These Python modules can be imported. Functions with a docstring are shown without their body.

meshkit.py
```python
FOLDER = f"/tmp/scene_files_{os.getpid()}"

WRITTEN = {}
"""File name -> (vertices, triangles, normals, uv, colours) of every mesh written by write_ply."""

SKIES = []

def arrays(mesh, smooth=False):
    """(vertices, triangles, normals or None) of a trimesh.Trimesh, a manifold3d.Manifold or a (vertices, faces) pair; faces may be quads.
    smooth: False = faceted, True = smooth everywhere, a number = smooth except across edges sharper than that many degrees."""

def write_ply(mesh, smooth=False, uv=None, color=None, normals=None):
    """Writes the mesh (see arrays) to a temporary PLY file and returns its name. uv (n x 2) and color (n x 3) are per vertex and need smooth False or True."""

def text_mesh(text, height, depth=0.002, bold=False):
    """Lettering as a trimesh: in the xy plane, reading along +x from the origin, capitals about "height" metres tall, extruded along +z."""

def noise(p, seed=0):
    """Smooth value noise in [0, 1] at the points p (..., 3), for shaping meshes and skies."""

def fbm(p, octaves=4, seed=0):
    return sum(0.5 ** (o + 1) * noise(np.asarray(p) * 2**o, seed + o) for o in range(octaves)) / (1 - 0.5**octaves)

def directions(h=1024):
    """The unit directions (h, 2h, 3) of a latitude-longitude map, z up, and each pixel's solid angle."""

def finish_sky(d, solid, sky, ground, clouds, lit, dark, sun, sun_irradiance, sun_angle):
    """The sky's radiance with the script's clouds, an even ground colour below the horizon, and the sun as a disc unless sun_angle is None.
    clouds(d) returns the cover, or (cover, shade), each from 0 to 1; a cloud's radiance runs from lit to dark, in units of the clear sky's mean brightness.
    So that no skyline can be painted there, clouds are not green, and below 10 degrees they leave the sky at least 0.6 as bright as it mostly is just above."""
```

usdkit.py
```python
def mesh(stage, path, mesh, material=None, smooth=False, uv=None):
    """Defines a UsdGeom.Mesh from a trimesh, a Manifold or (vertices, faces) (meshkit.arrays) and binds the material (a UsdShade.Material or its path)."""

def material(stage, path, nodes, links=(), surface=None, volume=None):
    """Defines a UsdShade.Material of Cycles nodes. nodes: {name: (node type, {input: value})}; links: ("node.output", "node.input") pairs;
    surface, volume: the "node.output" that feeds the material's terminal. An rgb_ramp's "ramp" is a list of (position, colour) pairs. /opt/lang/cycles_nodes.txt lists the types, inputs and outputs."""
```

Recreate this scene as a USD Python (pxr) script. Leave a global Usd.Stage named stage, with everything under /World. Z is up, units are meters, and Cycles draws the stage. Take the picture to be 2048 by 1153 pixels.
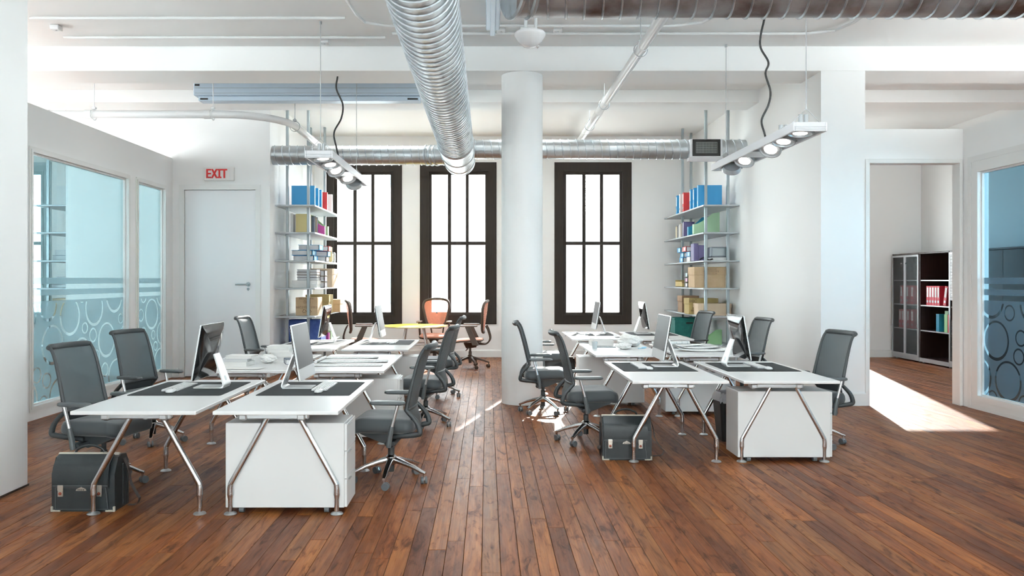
import math, random
import numpy as np
import trimesh, usdkit, meshkit
import shapely
from shapely.geometry import Polygon, Point, box as sbox
from shapely import affinity
from pxr import Usd, UsdGeom, UsdLux, UsdShade, Gf, Sdf, Vt

stage = Usd.Stage.CreateInMemory()
UsdGeom.SetStageUpAxis(stage, 'Z'); UsdGeom.SetStageMetersPerUnit(stage, 1.0)
UsdGeom.Xform.Define(stage, '/World'); UsdGeom.Scope.Define(stage, '/World/Looks')

# ------------------------------------------------------------------ camera, sky, sun, exposure
cam = UsdGeom.Camera.Define(stage, '/World/camera')
cam.CreateHorizontalApertureAttr(36.0); cam.CreateVerticalApertureAttr(36.0 * 1153 / 2048)
cam.CreateFocalLengthAttr(36.0 * 1600 / 2048)
cam.CreateHorizontalApertureOffsetAttr(0.879); cam.CreateVerticalApertureOffsetAttr(-0.290)
cam.CreateClippingRangeAttr(Gf.Vec2f(0.05, 2000))
cam.AddTranslateOp().Set(Gf.Vec3d(0, 0, 1.563)); cam.AddRotateXYZOp().Set(Gf.Vec3f(90, 0, 0))
cam.CreateExposureAttr(-0.70)

dome = UsdLux.DomeLight.Define(stage, '/World/sky')
dome.CreateIntensityAttr(6.3); dome.CreateColorAttr(Gf.Vec3f(0.94, 0.985, 0.99))
sun = UsdLux.DistantLight.Define(stage, '/World/sun')
sun.CreateIntensityAttr(8.0); sun.CreateNormalizeAttr(True); sun.CreateAngleAttr(0.6); sun.CreateColorAttr(Gf.Vec3f(1.0, 0.965, 0.90))
SUN_DIR = np.array([-0.245, -1.0, -0.466])          # the way the light travels
_h = math.degrees(math.atan2(-SUN_DIR[0], -SUN_DIR[1]))
_e = math.degrees(math.atan2(-SUN_DIR[2], math.hypot(SUN_DIR[0], SUN_DIR[1])))
sun.AddRotateXYZOp().Set(Gf.Vec3f(90 - _e, 0, 180 - _h))   # set exactly below
_m = Gf.Rotation(Gf.Vec3d(0, 0, -1), Gf.Vec3d(*map(float, SUN_DIR)))
sun.ClearXformOpOrder(); sun.AddOrientOp(UsdGeom.XformOp.PrecisionDouble, 'sun').Set(Gf.Quatd(_m.GetQuat()))

# ------------------------------------------------------------------ helpers: scene graph
USED = {}
def uniq(parent, name):
    k = f'{parent}/{name}'; n = USED.get(k, -1) + 1; USED[k] = n
    return k if n == 0 else f'{k}_{n:03d}'
def tag(path, label=None, cat=None, group=None, kind=None):
    p = stage.GetPrimAtPath(path)
    for k, v in (('label', label), ('category', cat), ('group', group), ('kind', kind)):
        if v: p.SetCustomDataByKey(k, v)
    return path
def place(x, loc, rz=0, rot=None):
    x.AddTranslateOp().Set(Gf.Vec3d(*map(float, loc)))
    if rot is not None: x.AddRotateXYZOp().Set(Gf.Vec3f(*map(float, rot)))
    elif rz: x.AddRotateZOp().Set(float(rz))
def thing(name, label, cat, loc=(0, 0, 0), rz=0, group=None, kind=None, rot=None):
    path = uniq('/World', name); place(UsdGeom.Xform.Define(stage, path), loc, rz, rot)
    return tag(path, label, cat, group, kind)
def part(name, mesh, mat, parent, label=None, smooth=35, kind=None):
    path = uniq(parent, name); usdkit.mesh(stage, path, mesh, MAT[mat], smooth=smooth)
    return tag(path, label, kind=kind)
PART = part
def single(name, mesh, mat, label, cat, loc=None, rz=0, group=None, kind=None, smooth=35, rot=None):
    path = uniq('/World', name); m = usdkit.mesh(stage, path, mesh, MAT[mat], smooth=smooth)
    if loc is not None: place(m, loc, rz, rot)
    return tag(path, label, cat, group, kind)
def struct(name, mesh, mat, label, cat, smooth=False):
    return single(name, mesh, mat, label, cat, kind='structure', smooth=smooth)
def dup(src, loc, rz, label, group=None, rot=None):
    sp = stage.GetPrimAtPath(src); was = sp.GetCustomData()
    base = src.rsplit('/', 1)[1]
    if base[-4:-3] == '_' and base[-3:].isdigit(): base = base[:-4]
    path = uniq('/World', base); x = UsdGeom.Xform.Define(stage, path)
    x.GetPrim().GetReferences().AddInternalReference(src)
    x.ClearXformOpOrder(); place(x, loc, rz, rot)
    x.GetPrim().SetInstanceable(True)
    return tag(path, label, was['category'], group or was.get('group'))

# ------------------------------------------------------------------ helpers: meshes
def cat(*ms):
    ms = [m for a in ms for m in (a if isinstance(a, (list, tuple)) else [a])]
    return trimesh.util.concatenate(ms)
def tm(v, f): return trimesh.Trimesh(np.asarray(v, float), np.asarray(f), process=False)
def bx(x0, x1, y0, y1, z0, z1, c=0.0):
    if c <= 0:
        m = trimesh.creation.box([x1 - x0, y1 - y0, z1 - z0]); m.apply_translation([(x0 + x1) / 2, (y0 + y1) / 2, (z0 + z1) / 2]); return m
    a = np.array([[x0, x1], [y0, y1], [z0, z1]]); pts = []
    for i in (0, 1):
        for j in (0, 1):
            for k in (0, 1):
                o = np.array([a[0, i], a[1, j], a[2, k]]); s = np.array([1 - 2 * i, 1 - 2 * j, 1 - 2 * k]) * c
                for n in range(3):
                    q = o + s; q[n] = o[n]; pts.append(q)
    return trimesh.convex.convex_hull(np.array(pts))
def hull(pts): return trimesh.convex.convex_hull(np.asarray(pts, float))
def loft(loops, cap=True, closed=True):
    L = [np.asarray(l, float) for l in loops]; n = len(L[0]); v = np.vstack(L); f = []
    for k in range(len(L) - 1):
        for i in range(n if closed else n - 1):
            a, b = k * n + i, k * n + (i + 1) % n
            f += [[a, b, b + n], [a, b + n, a + n]]
    if cap:
        c0, c1 = len(v), len(v) + 1; v = np.vstack([v, L[0].mean(0), L[-1].mean(0)]); e = (len(L) - 1) * n
        for i in range(n):
            f += [[c0, (i + 1) % n, i], [c1, e + i, e + (i + 1) % n]]
    return tm(v, f)
def tube(pts, r, n=10, flat=1.0, up=None):
    p = np.asarray(pts, float); r = np.broadcast_to(r, (len(p),)).astype(float)
    t = np.gradient(p, axis=0); t /= np.linalg.norm(t, axis=1, keepdims=True)
    a = np.array(up, float) if up is not None else (np.array([0, 0, 1.0]) if abs(t[0][2]) < 0.9 else np.array([1.0, 0, 0]))
    loops = []; ang = np.arange(n) * 2 * np.pi / n
    for i in range(len(p)):
        a = a - t[i] * (a @ t[i]); a /= np.linalg.norm(a); b = np.cross(t[i], a)
        loops.append(p[i] + r[i] * (np.cos(ang)[:, None] * a * flat + np.sin(ang)[:, None] * b))
    return loft(loops)
def cyl(p0, p1, r, n=16, r1=None): return tube([p0, p1], [r, r if r1 is None else r1], n)
def rev(prof, n=32):
    pr = np.asarray(prof, float); ang = np.arange(n) * 2 * np.pi / n
    return loft([np.stack([r * np.cos(ang), r * np.sin(ang), np.full(n, z)], 1) for r, z in pr])
def spline(pts, n=8):
    p = np.asarray(pts, float); q = np.vstack([2 * p[0] - p[1], p, 2 * p[-1] - p[-2]]); out = []
    for i in range(1, len(q) - 2):
        for s in np.linspace(0, 1, n, endpoint=False):
            a, b, c, d = q[i - 1], q[i], q[i + 1], q[i + 2]
            out.append(0.5 * (2 * b + (c - a) * s + (2 * a - 5 * b + 4 * c - d) * s * s + (3 * b - a - 3 * c + d) * s ** 3))
    out.append(p[-1]); return np.array(out)
def ext(poly, h):
    gs = getattr(poly, 'geoms', [poly])
    return trimesh.util.concatenate([trimesh.creation.extrude_polygon(g, h, engine='earcut') for g in gs])
def mv(m, loc=(0, 0, 0), rz=0, rx=0, ry=0):
    m = m.copy(); R = trimesh.transformations.euler_matrix(math.radians(rx), math.radians(ry), math.radians(rz), 'sxyz')
    R[:3, 3] = loc; m.apply_transform(R); return m
def prof_y(poly, y0, y1):          # a polygon in the x-z plane, extruded along y
    m = ext(poly, y1 - y0); v = m.vertices.copy(); m.vertices = np.stack([v[:, 0], y1 - v[:, 2], v[:, 1]], 1); return m
def prof_x(poly, x0, x1):          # a polygon in the y-z plane, extruded along x
    m = ext(poly, x1 - x0); v = m.vertices.copy(); m.vertices = np.stack([x0 + v[:, 2], v[:, 0], v[:, 1]], 1); return m
def rr(a, b, r, n=6):              # rounded rectangle loop, half sizes a and b
    out = []
    for cx, cy, s in ((a - r, b - r, 0), (-a + r, b - r, 90), (-a + r, -b + r, 180), (a - r, -b + r, 270)):
        for t in np.linspace(0, 90, n):
            q = math.radians(s + t); out.append((cx + r * math.cos(q), cy + r * math.sin(q)))
    return np.array(out)
def slab(a, b, r, z0, z1, e=0.004):
    ls = []
    for z, i in ((z0, e), (z0 + e, 0), (z1 - e, 0), (z1, e)):
        l = rr(a - i, b - i, max(r - i, 0.001)); ls.append(np.column_stack([l, np.full(len(l), z)]))
    return loft(ls)
def sheet(fn, nu, nv, th):         # a thin surface with thickness th below it
    u, v = np.meshgrid(np.linspace(0, 1, nu), np.linspace(0, 1, nv), indexing='ij')
    top = np.array([fn(a, b) for a, b in zip(u.ravel(), v.ravel())]); f = []; N = nu * nv
    g = top.reshape(nu, nv, 3); du, dv = np.gradient(g, axis=0), np.gradient(g, axis=1)
    nr = np.cross(du, dv); nr /= np.linalg.norm(nr, axis=2, keepdims=True) + 1e-12
    V = np.vstack([top, top - nr.reshape(-1, 3) * th]); idx = lambda i, j: i * nv + j
    for i in range(nu - 1):
        for j in range(nv - 1):
            a, b, c, d = idx(i, j), idx(i + 1, j), idx(i + 1, j + 1), idx(i, j + 1)
            f += [[a, b, c], [a, c, d], [a + N, c + N, b + N], [a + N, d + N, c + N]]
    rim = [idx(i, 0) for i in range(nu)] + [idx(nu - 1, j) for j in range(1, nv)] + [idx(i, nv - 1) for i in range(nu - 2, -1, -1)] + [idx(0, j) for j in range(nv - 2, 0, -1)]
    for k in range(len(rim)):
        a, b = rim[k], rim[(k + 1) % len(rim)]; f += [[a, a + N, b + N], [a, b + N, b]]
    return tm(V, f)

# ------------------------------------------------------------------ materials
MAT = {}
def mat(name, nodes, links=(), surface='p.BSDF'):
    MAT[name] = usdkit.material(stage, '/World/Looks/' + name, nodes, links, surface=surface)
def pm(name, col, rough=0.5, metal=0.0, **kw):
    mat(name, {'p': ('principled_bsdf', dict(base_color=col, roughness=rough, metallic=metal, **kw))})
def noisy(name, c0, c1, scale=4.0, rough=0.6, metal=0.0, bump=0.0, bscale=60.0, stretch=(1, 1, 1), r1=None, detail=4):
    n = {'g': ('geometry', {}), 'm': ('mapping', dict(scale=stretch)), 'n': ('noise_texture', dict(scale=scale, detail=detail)),
         'c': ('mix_color', dict(a=c0, b=c1)), 'p': ('principled_bsdf', dict(roughness=rough, metallic=metal)),
         'b': ('noise_texture', dict(scale=bscale, detail=3)), 'u': ('bump', dict(strength=bump, distance=0.01)),
         's': ('map_range', dict(from_min=0.3, from_max=0.7, to_min=0, to_max=1, clamp=True))}
    l = [('g.position', 'm.vector'), ('m.vector', 'n.vector'), ('n.fac', 's.value'), ('s.result', 'c.fac'), ('c.result', 'p.base_color')]
    if bump: l += [('m.vector', 'b.vector'), ('b.fac', 'u.height'), ('u.normal', 'p.normal')]
    else: n.pop('b'); n.pop('u')
    if r1 is not None:
        n['r'] = ('mix_float', dict(a=rough, b=r1)); l += [('s.result', 'r.fac'), ('r.result', 'p.roughness')]
    mat(name, n, l)
def pane(name, tint, refl=0.4, rough=0.0):
    mat(name, {'t': ('transparent_bsdf', dict(color=tuple(c ** 0.5 for c in tint))), 'g': ('glossy_bsdf', dict(color=(1, 1, 1), roughness=rough)),
               'l': ('layer_weight', dict(blend=0.5)), 'w': ('math', dict(math_type='power', value2=5.0)), 'q': ('math', dict(math_type='multiply_add', value2=refl, value3=0.012)), 'x': ('mix_closure', {})},
        [('l.facing', 'w.value1'), ('w.value', 'q.value1'), ('q.value', 'x.fac'), ('t.BSDF', 'x.closure1'), ('g.BSDF', 'x.closure2')], surface='x.closure')

noisy('wall_paint', (0.925, 0.94, 0.935), (0.945, 0.955, 0.95), scale=1.3, rough=0.55, bump=0.03, bscale=45)
noisy('ceiling_paint', (0.93, 0.95, 0.945), (0.95, 0.96, 0.955), scale=0.9, rough=0.6, bump=0.02, bscale=30)
pm('trim_paint', (0.85, 0.86, 0.845), 0.35)
pm('door_paint', (0.90, 0.90, 0.915), 0.4)
pm('window_pale', (0.45, 0.55, 0.57), 0.5)
noisy('dark_wood_frame', (0.014, 0.009, 0.006), (0.024, 0.015, 0.009), scale=6, rough=0.65, stretch=(8, 8, 1))
pane('window_glass', (0.97, 0.985, 0.99))
pane('teal_glass', (0.33, 0.48, 0.52))
pane('blue_glass', (0.24, 0.43, 0.55))
mat('frost_film', {'t': ('transparent_bsdf', dict(color=(0.76, 0.84, 0.89))), 'd': ('diffuse_bsdf', dict(color=(0.26, 0.32, 0.36))), 'r': ('translucent_bsdf', dict(color=(0.24, 0.32, 0.37))),
                   'a': ('mix_closure', dict(fac=0.5)), 'x': ('mix_closure', dict(fac=0.55))},
    [('d.BSDF', 'a.closure1'), ('r.BSDF', 'a.closure2'), ('t.BSDF', 'x.closure1'), ('a.closure', 'x.closure2')], surface='x.closure')
mat('frost_film_pale', {'t': ('transparent_bsdf', dict(color=(0.86, 0.91, 0.93))), 'd': ('diffuse_bsdf', dict(color=(0.46, 0.55, 0.58))), 'r': ('translucent_bsdf', dict(color=(0.46, 0.57, 0.60))),
                   'a': ('mix_closure', dict(fac=0.5)), 'x': ('mix_closure', dict(fac=0.45))},
    [('d.BSDF', 'a.closure1'), ('r.BSDF', 'a.closure2'), ('t.BSDF', 'x.closure1'), ('a.closure', 'x.closure2')], surface='x.closure')
mat('cabinet_glass', {'t': ('transparent_bsdf', dict(color=(0.86, 0.88, 0.88))), 'd': ('principled_bsdf', dict(base_color=(0.24, 0.27, 0.28), roughness=0.3)), 'x': ('mix_closure', dict(fac=0.17))},
    [('t.BSDF', 'x.closure1'), ('d.BSDF', 'x.closure2')], surface='x.closure')
mat('floor_wood', {
    'g': ('geometry', {}), 'a': ('attribute', dict(attribute='tone')), 'o': ('vector_math', dict(math_type='multiply', vector2=(7.0, 31.0, 13.0))),
    's': ('vector_math', dict(math_type='add')), 'm': ('mapping', dict(scale=(9.0, 0.9, 9.0))), 'm2': ('mapping', dict(scale=(4.2, 0.9, 1.0))), 'm3': ('mapping', dict(scale=(90.0, 2.2, 10.0))),
    'n1': ('noise_texture', dict(scale=1.6, detail=6, roughness=0.6, distortion=0.6)), 'n2': ('noise_texture', dict(scale=3.2, detail=5, roughness=0.65, distortion=1.2)), 'n3': ('noise_texture', dict(scale=1.0, detail=3)),
    'r1': ('rgb_ramp', dict(ramp=[(0.22, (0.095, 0.028, 0.009)), (0.42, (0.180, 0.058, 0.017)), (0.56, (0.240, 0.082, 0.023)), (0.80, (0.35, 0.138, 0.040))])),
    'sep': ('separate_xyz', {}), 'tint': ('rgb_ramp', dict(ramp=[(0.0, (0.52, 0.42, 0.40)), (0.2, (0.74, 0.66, 0.62)), (0.45, (0.98, 0.88, 0.80)), (0.7, (0.96, 1.08, 1.18)), (1.0, (1.34, 1.34, 1.25))])),
    'x1': ('mix', dict(mix_type='multiply', fac=1.0)), 'r2': ('rgb_ramp', dict(ramp=[(0.32, (0.20, 0.13, 0.11)), (0.38, (0.55, 0.46, 0.42)), (0.455, (1, 1, 1))])), 'x2': ('mix', dict(mix_type='multiply', fac=0.85)),
    'r3': ('rgb_ramp', dict(ramp=[(0.3, (0.62, 0.58, 0.56)), (0.7, (1.18, 1.18, 1.18))])), 'x3': ('mix', dict(mix_type='multiply', fac=0.8)),
    'ro': ('map_range', dict(from_min=0.3, from_max=0.7, to_min=0.50, to_max=0.37)), 'bu': ('bump', dict(strength=0.12, distance=0.003)),
    'p': ('principled_bsdf', dict(specular_ior_level=0.20))},
    [('a.vector', 'o.vector1'), ('g.position', 's.vector1'), ('o.vector', 's.vector2'), ('s.vector', 'm.vector'), ('s.vector', 'm2.vector'), ('s.vector', 'm3.vector'),
     ('m.vector', 'n1.vector'), ('m2.vector', 'n2.vector'), ('m3.vector', 'n3.vector'), ('n1.fac', 'r1.fac'), ('a.vector', 'sep.vector'), ('sep.x', 'tint.fac'),
     ('r1.color', 'x1.color1'), ('tint.color', 'x1.color2'), ('n2.fac', 'r2.fac'), ('x1.color', 'x2.color1'), ('r2.color', 'x2.color2'), ('n3.fac', 'r3.fac'), ('x2.color', 'x3.color1'), ('r3.color', 'x3.color2'),
     ('x3.color', 'p.base_color'), ('n2.fac', 'ro.value'), ('ro.result', 'p.roughness'), ('n3.fac', 'bu.height'), ('bu.normal', 'p.normal')])
pm('pale_floor', (0.84, 0.86, 0.86), 0.5)
pm('subfloor', (0.03, 0.015, 0.008), 0.8)
pm('desk_white', (0.86, 0.87, 0.87), 0.28)
pm('desk_edge', (0.80, 0.815, 0.82), 0.4)
pm('pedestal_white', (0.80, 0.82, 0.82), 0.4)
pm('chrome', (0.66, 0.67, 0.68), 0.16, 1.0)
pm('satin_metal', (0.60, 0.62, 0.63), 0.34, 0.85)
pm('rail_metal', (0.36, 0.41, 0.43), 0.35, 0.7)
pm('shelf_board', (0.46, 0.50, 0.53), 0.35, 0.3)
noisy('duct_metal', (0.44, 0.48, 0.51), (0.62, 0.66, 0.69), scale=9, rough=0.28, metal=0.9, r1=0.48, bump=0.10, bscale=40)
noisy('duct_rusty', (0.56, 0.62, 0.66), (0.42, 0.41, 0.40), scale=4, rough=0.30, metal=0.85, r1=0.5, bump=0.12, bscale=50, detail=8)
noisy('duct_more_rusty', (0.46, 0.48, 0.50), (0.085, 0.040, 0.026), scale=3.2, rough=0.3, metal=0.7, r1=0.55, bump=0.14, bscale=60, detail=10)
pm('pipe_white', (0.80, 0.82, 0.83), 0.3)
pm('blue_grey_metal', (0.50, 0.60, 0.70), 0.35, 0.3)
pm('lamp_white', (0.78, 0.79, 0.82), 0.35)
pm('lamp_grey', (0.52, 0.55, 0.57), 0.3, 0.4)
mat('lamp_glow', {'e': ('emission', dict(color=(1.0, 0.97, 0.92), strength=2.6))}, surface='e.emission')
pm('lamp_glass_white', (0.85, 0.86, 0.87), 0.15)
pm('black_rubber', (0.018, 0.019, 0.020), 0.5)
pm('wire_grey', (0.50, 0.52, 0.54), 0.35, 0.5)
pm('chair_shell', (0.042, 0.050, 0.054), 0.40)
pm('chair_seat', (0.055, 0.066, 0.072), 0.6, sheen_weight=0.3)
pm('chair_arm', (0.10, 0.115, 0.12), 0.35)
pm('caster_grey', (0.12, 0.135, 0.145), 0.35)
def mesh_fabric(name, col, a):
    mat(name, {'t': ('transparent_bsdf', dict(color=(1, 1, 1))), 'd': ('principled_bsdf', dict(base_color=col, roughness=0.55)), 'x': ('mix_closure', dict(fac=a))},
        [('t.BSDF', 'x.closure1'), ('d.BSDF', 'x.closure2')], surface='x.closure')
mesh_fabric('chair_mesh', (0.105, 0.128, 0.140), 0.74)
mesh_fabric('orange_mesh', (0.80, 0.38, 0.26), 0.55)
pm('orange_fabric', (0.74, 0.34, 0.23), 0.6)
pm('bronze', (0.085, 0.058, 0.042), 0.4, 0.2)
pm('bronze_arm', (0.25, 0.19, 0.16), 0.4)
pm('table_yellow', (0.88, 0.66, 0.07), 0.7, specular_ior_level=0.1)
pm('table_edge', (0.86, 0.80, 0.55), 0.4)
pm('mat_dark', (0.026, 0.031, 0.034), 0.75, specular_ior_level=0.25)
pm('alu_white', (0.80, 0.82, 0.83), 0.28, 0.15)
pm('screen_grey', (0.06, 0.06, 0.066), 0.35, specular_ior_level=0.3)
pm('monitor_back', (0.008, 0.009, 0.010), 0.08, specular_ior_level=0.35)
pm('key_white', (0.84, 0.85, 0.85), 0.4)
noisy('leather', (0.014, 0.020, 0.023), (0.020, 0.027, 0.030), scale=20, rough=0.42, bump=0.12, bscale=220)
pm('leather_dark', (0.014, 0.018, 0.020), 0.45)
pm('leather_edge', (0.50, 0.47, 0.40), 0.45)
pm('pale_metal', (0.72, 0.69, 0.62), 0.28, 0.8)
pm('brass_red', (0.28, 0.07, 0.04), 0.35, 0.5)
pm('stitch', (0.16, 0.18, 0.19), 0.6)
pm('strap_brown', (0.035, 0.026, 0.022), 0.5)
pm('exit_white', (0.86, 0.86, 0.85), 0.4)
pm('exit_red', (0.62, 0.012, 0.012), 0.45)
pm('bin_black', (0.020, 0.024, 0.028), 0.45)
pm('bin_liner', (0.62, 0.64, 0.68), 0.4)
pm('binder_blue', (0.035, 0.30, 0.60), 0.4)
pm('binder_deep', (0.02, 0.12, 0.36), 0.45)
pm('binder_red', (0.62, 0.045, 0.045), 0.42)
pm('binder_crimson', (0.55, 0.03, 0.06), 0.42)
pm('label_white', (0.84, 0.85, 0.85), 0.5)
pm('label_cyan', (0.55, 0.82, 0.90), 0.5)
pm('paper', (0.86, 0.86, 0.84), 0.7)
pm('page_grey', (0.70, 0.71, 0.72), 0.7)
pm('ochre_cover', (0.66, 0.55, 0.26), 0.6)
pm('green_file', (0.30, 0.56, 0.28), 0.5)
pm('sage_file', (0.36, 0.56, 0.36), 0.5)
pm('pale_green', (0.62, 0.78, 0.52), 0.5)
pm('magenta_file', (0.45, 0.06, 0.28), 0.5)
pm('pink_file', (0.85, 0.42, 0.62), 0.5)
pm('teal_file', (0.015, 0.22, 0.36), 0.5)
noisy('cardboard', (0.52, 0.37, 0.22), (0.58, 0.43, 0.27), scale=8, rough=0.8)
noisy('cardboard_pale', (0.66, 0.52, 0.37), (0.70, 0.57, 0.42), scale=8, rough=0.8)
noisy('cardboard_olive', (0.42, 0.33, 0.13), (0.47, 0.37, 0.16), scale=8, rough=0.8)
noisy('cardboard_brown', (0.26, 0.165, 0.095), (0.31, 0.20, 0.12), scale=8, rough=0.8)
pm('print_brown', (0.12, 0.075, 0.045), 0.7)
noisy('crate_blue', (0.035, 0.075, 0.28), (0.07, 0.13, 0.38), scale=14, rough=0.7)
noisy('crate_teal', (0.006, 0.12, 0.105), (0.012, 0.17, 0.15), scale=14, rough=0.7)
pm('dark_cover', (0.035, 0.028, 0.026), 0.5)
pm('slate_cover', (0.10, 0.13, 0.18), 0.5)
pm('brown_cover', (0.25, 0.13, 0.06), 0.5)
pm('purple_cover', (0.14, 0.12, 0.26), 0.5)
pm('device_grey', (0.33, 0.36, 0.40), 0.35, 0.2)
noisy('dark_cabinet', (0.022, 0.012, 0.011), (0.040, 0.022, 0.019), scale=3, rough=0.35, stretch=(6, 6, 1))
pm('cabinet_alu', (0.50, 0.52, 0.54), 0.35, 0.5)
mat('shutter_white', {'p': ('principled_bsdf', dict(base_color=(0.74, 0.76, 0.80), roughness=0.4))})
pm('grille_black', (0.012, 0.012, 0.012), 0.5)
pm('grille_wire', (0.32, 0.34, 0.33), 0.4, 0.6)
mat('blueprint', {'g': ('texture_coordinate', {}), 'k': ('brick_texture', dict(color1=(0.84, 0.85, 0.84), color2=(0.80, 0.82, 0.82), mortar=(0.62, 0.66, 0.67), scale=1.0, mortar_size=0.012, brick_width=0.16, row_height=0.09)),
                  'm': ('mapping', dict(scale=(2.2, 2.2, 2.2))), 'n': ('noise_texture', dict(scale=7.0, detail=2)), 'r': ('rgb_ramp', dict(ramp=[(0.44, (0, 0, 0)), (0.52, (1, 1, 1))])), 'c': ('mix_color', dict(a=(0.87, 0.88, 0.87))), 'p': ('principled_bsdf', dict(roughness=0.7))},
    [('g.object', 'm.vector'), ('m.vector', 'k.vector'), ('g.object', 'n.vector'), ('n.fac', 'r.fac'), ('r.color', 'c.fac'), ('k.color', 'c.b'), ('c.result', 'p.base_color')])
pm('tablet_dark', (0.03, 0.03, 0.035), 0.2)
pm('blue_plastic', (0.28, 0.55, 0.75), 0.4)
pm('clear_grey', (0.55, 0.60, 0.62), 0.2)
pm('facade_pale', (0.78, 0.80, 0.80), 0.8)
pm('facade_glass', (0.42, 0.55, 0.60), 0.2)
pm('street_pale', (0.62, 0.62, 0.60), 0.9)

# ================================================================== THE SETTING
H = 4.458                                            # ceiling height
def panel(x0, x1, z0, z1, holes=()):
    p = sbox(x0, z0, x1, z1)
    for a, b, c, d in holes: p = p.difference(sbox(a, c, b, d))
    return p
YB = 16.13                                           # inner face of the back wall
WZ0, WZ1 = 0.666, 3.932
WINX = [(-3.264, -1.714), (-1.351, 0.192), (1.361, 2.913), (5.905, 7.455), (-10.33, -8.78)]
struct('wall_back', prof_y(panel(-11.2, 8.95, -0.02, H, [(a + 0.03, b - 0.03, WZ0 + 0.03, WZ1 - 0.03) for a, b in WINX]), YB, YB + 0.30), 'wall_paint', 'white back wall with tall dark framed windows', 'wall')
RWIN = [(-10.3, -6.6), (-3.0, -1.4), (0.1, 1.7), (3.2, 4.8), (6.2, 8.5)]
struct('wall_rear', prof_y(panel(-11.2, 8.95, -0.02, H, [(a, b, 0.6, 4.1) for a, b in RWIN]), -4.30, -4.0), 'wall_paint', 'rear wall with large daylight openings behind the viewer', 'wall')
SWL = [(1.6, 4.2), (5.0, 8.0), (9.0, 12.4)]; SWR = [(1.6, 4.2), (4.8, 7.2), (7.8, 8.6)]
struct('wall_left', prof_x(panel(-4.3, YB + .3, -0.02, H, [(a, b, 0.5, 4.2) for a, b in SWL]), -11.2, -11.0), 'wall_paint', 'far white side wall of the office behind the teal glass', 'wall')
struct('wall_right', prof_x(panel(-4.3, YB + .3, -0.02, H, [(a, b, 0.5, 4.2) for a, b in SWR]), 8.75, 8.95), 'wall_paint', 'white side wall behind the row of dark cabinets', 'wall')
SKY = [(-2.25, -1.65, 4.6, 7.6), (0.9, 1.5, 4.8, 7.2), (1.85, 2.45, 5.2, 7.6), (-0.5, 1.4, 10.75, 11.30), (1.95, 3.1, 10.75, 11.30), (-2.7, -1.0, 12.82, 13.5), (0.1, 1.4, 12.82, 13.5), (1.95, 3.1, 12.82, 13.5)]
_c = sbox(-11.2, -4.3, 8.95, YB + 0.3)
for a, b, c, d in SKY: _c = _c.difference(sbox(a, c, b, d))
_c = mv(ext(_c, 0.2), (0, 0, H))
struct('ceiling', _c, 'ceiling_paint', 'white plaster ceiling above the beams', 'ceiling')
struct('beam', bx(-11.0, 8.75, 9.912, 10.55, 4.155, H), 'ceiling_paint', 'white ceiling beam meeting the round column', 'beam')
struct('beam', bx(-11.0, 8.75, 12.19, 12.75, 4.268, H), 'ceiling_paint', 'shallow white ceiling beam just before the windows', 'beam')
struct('column', cat(tube([[0.446, 10.185, 0], [0.446, 10.185, 4.0], [0.446, 10.185, 4.155]], [0.262, 0.262, 0.262], 64)), 'wall_paint', 'round white column standing between the desk clusters', 'column', smooth=35)
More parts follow.
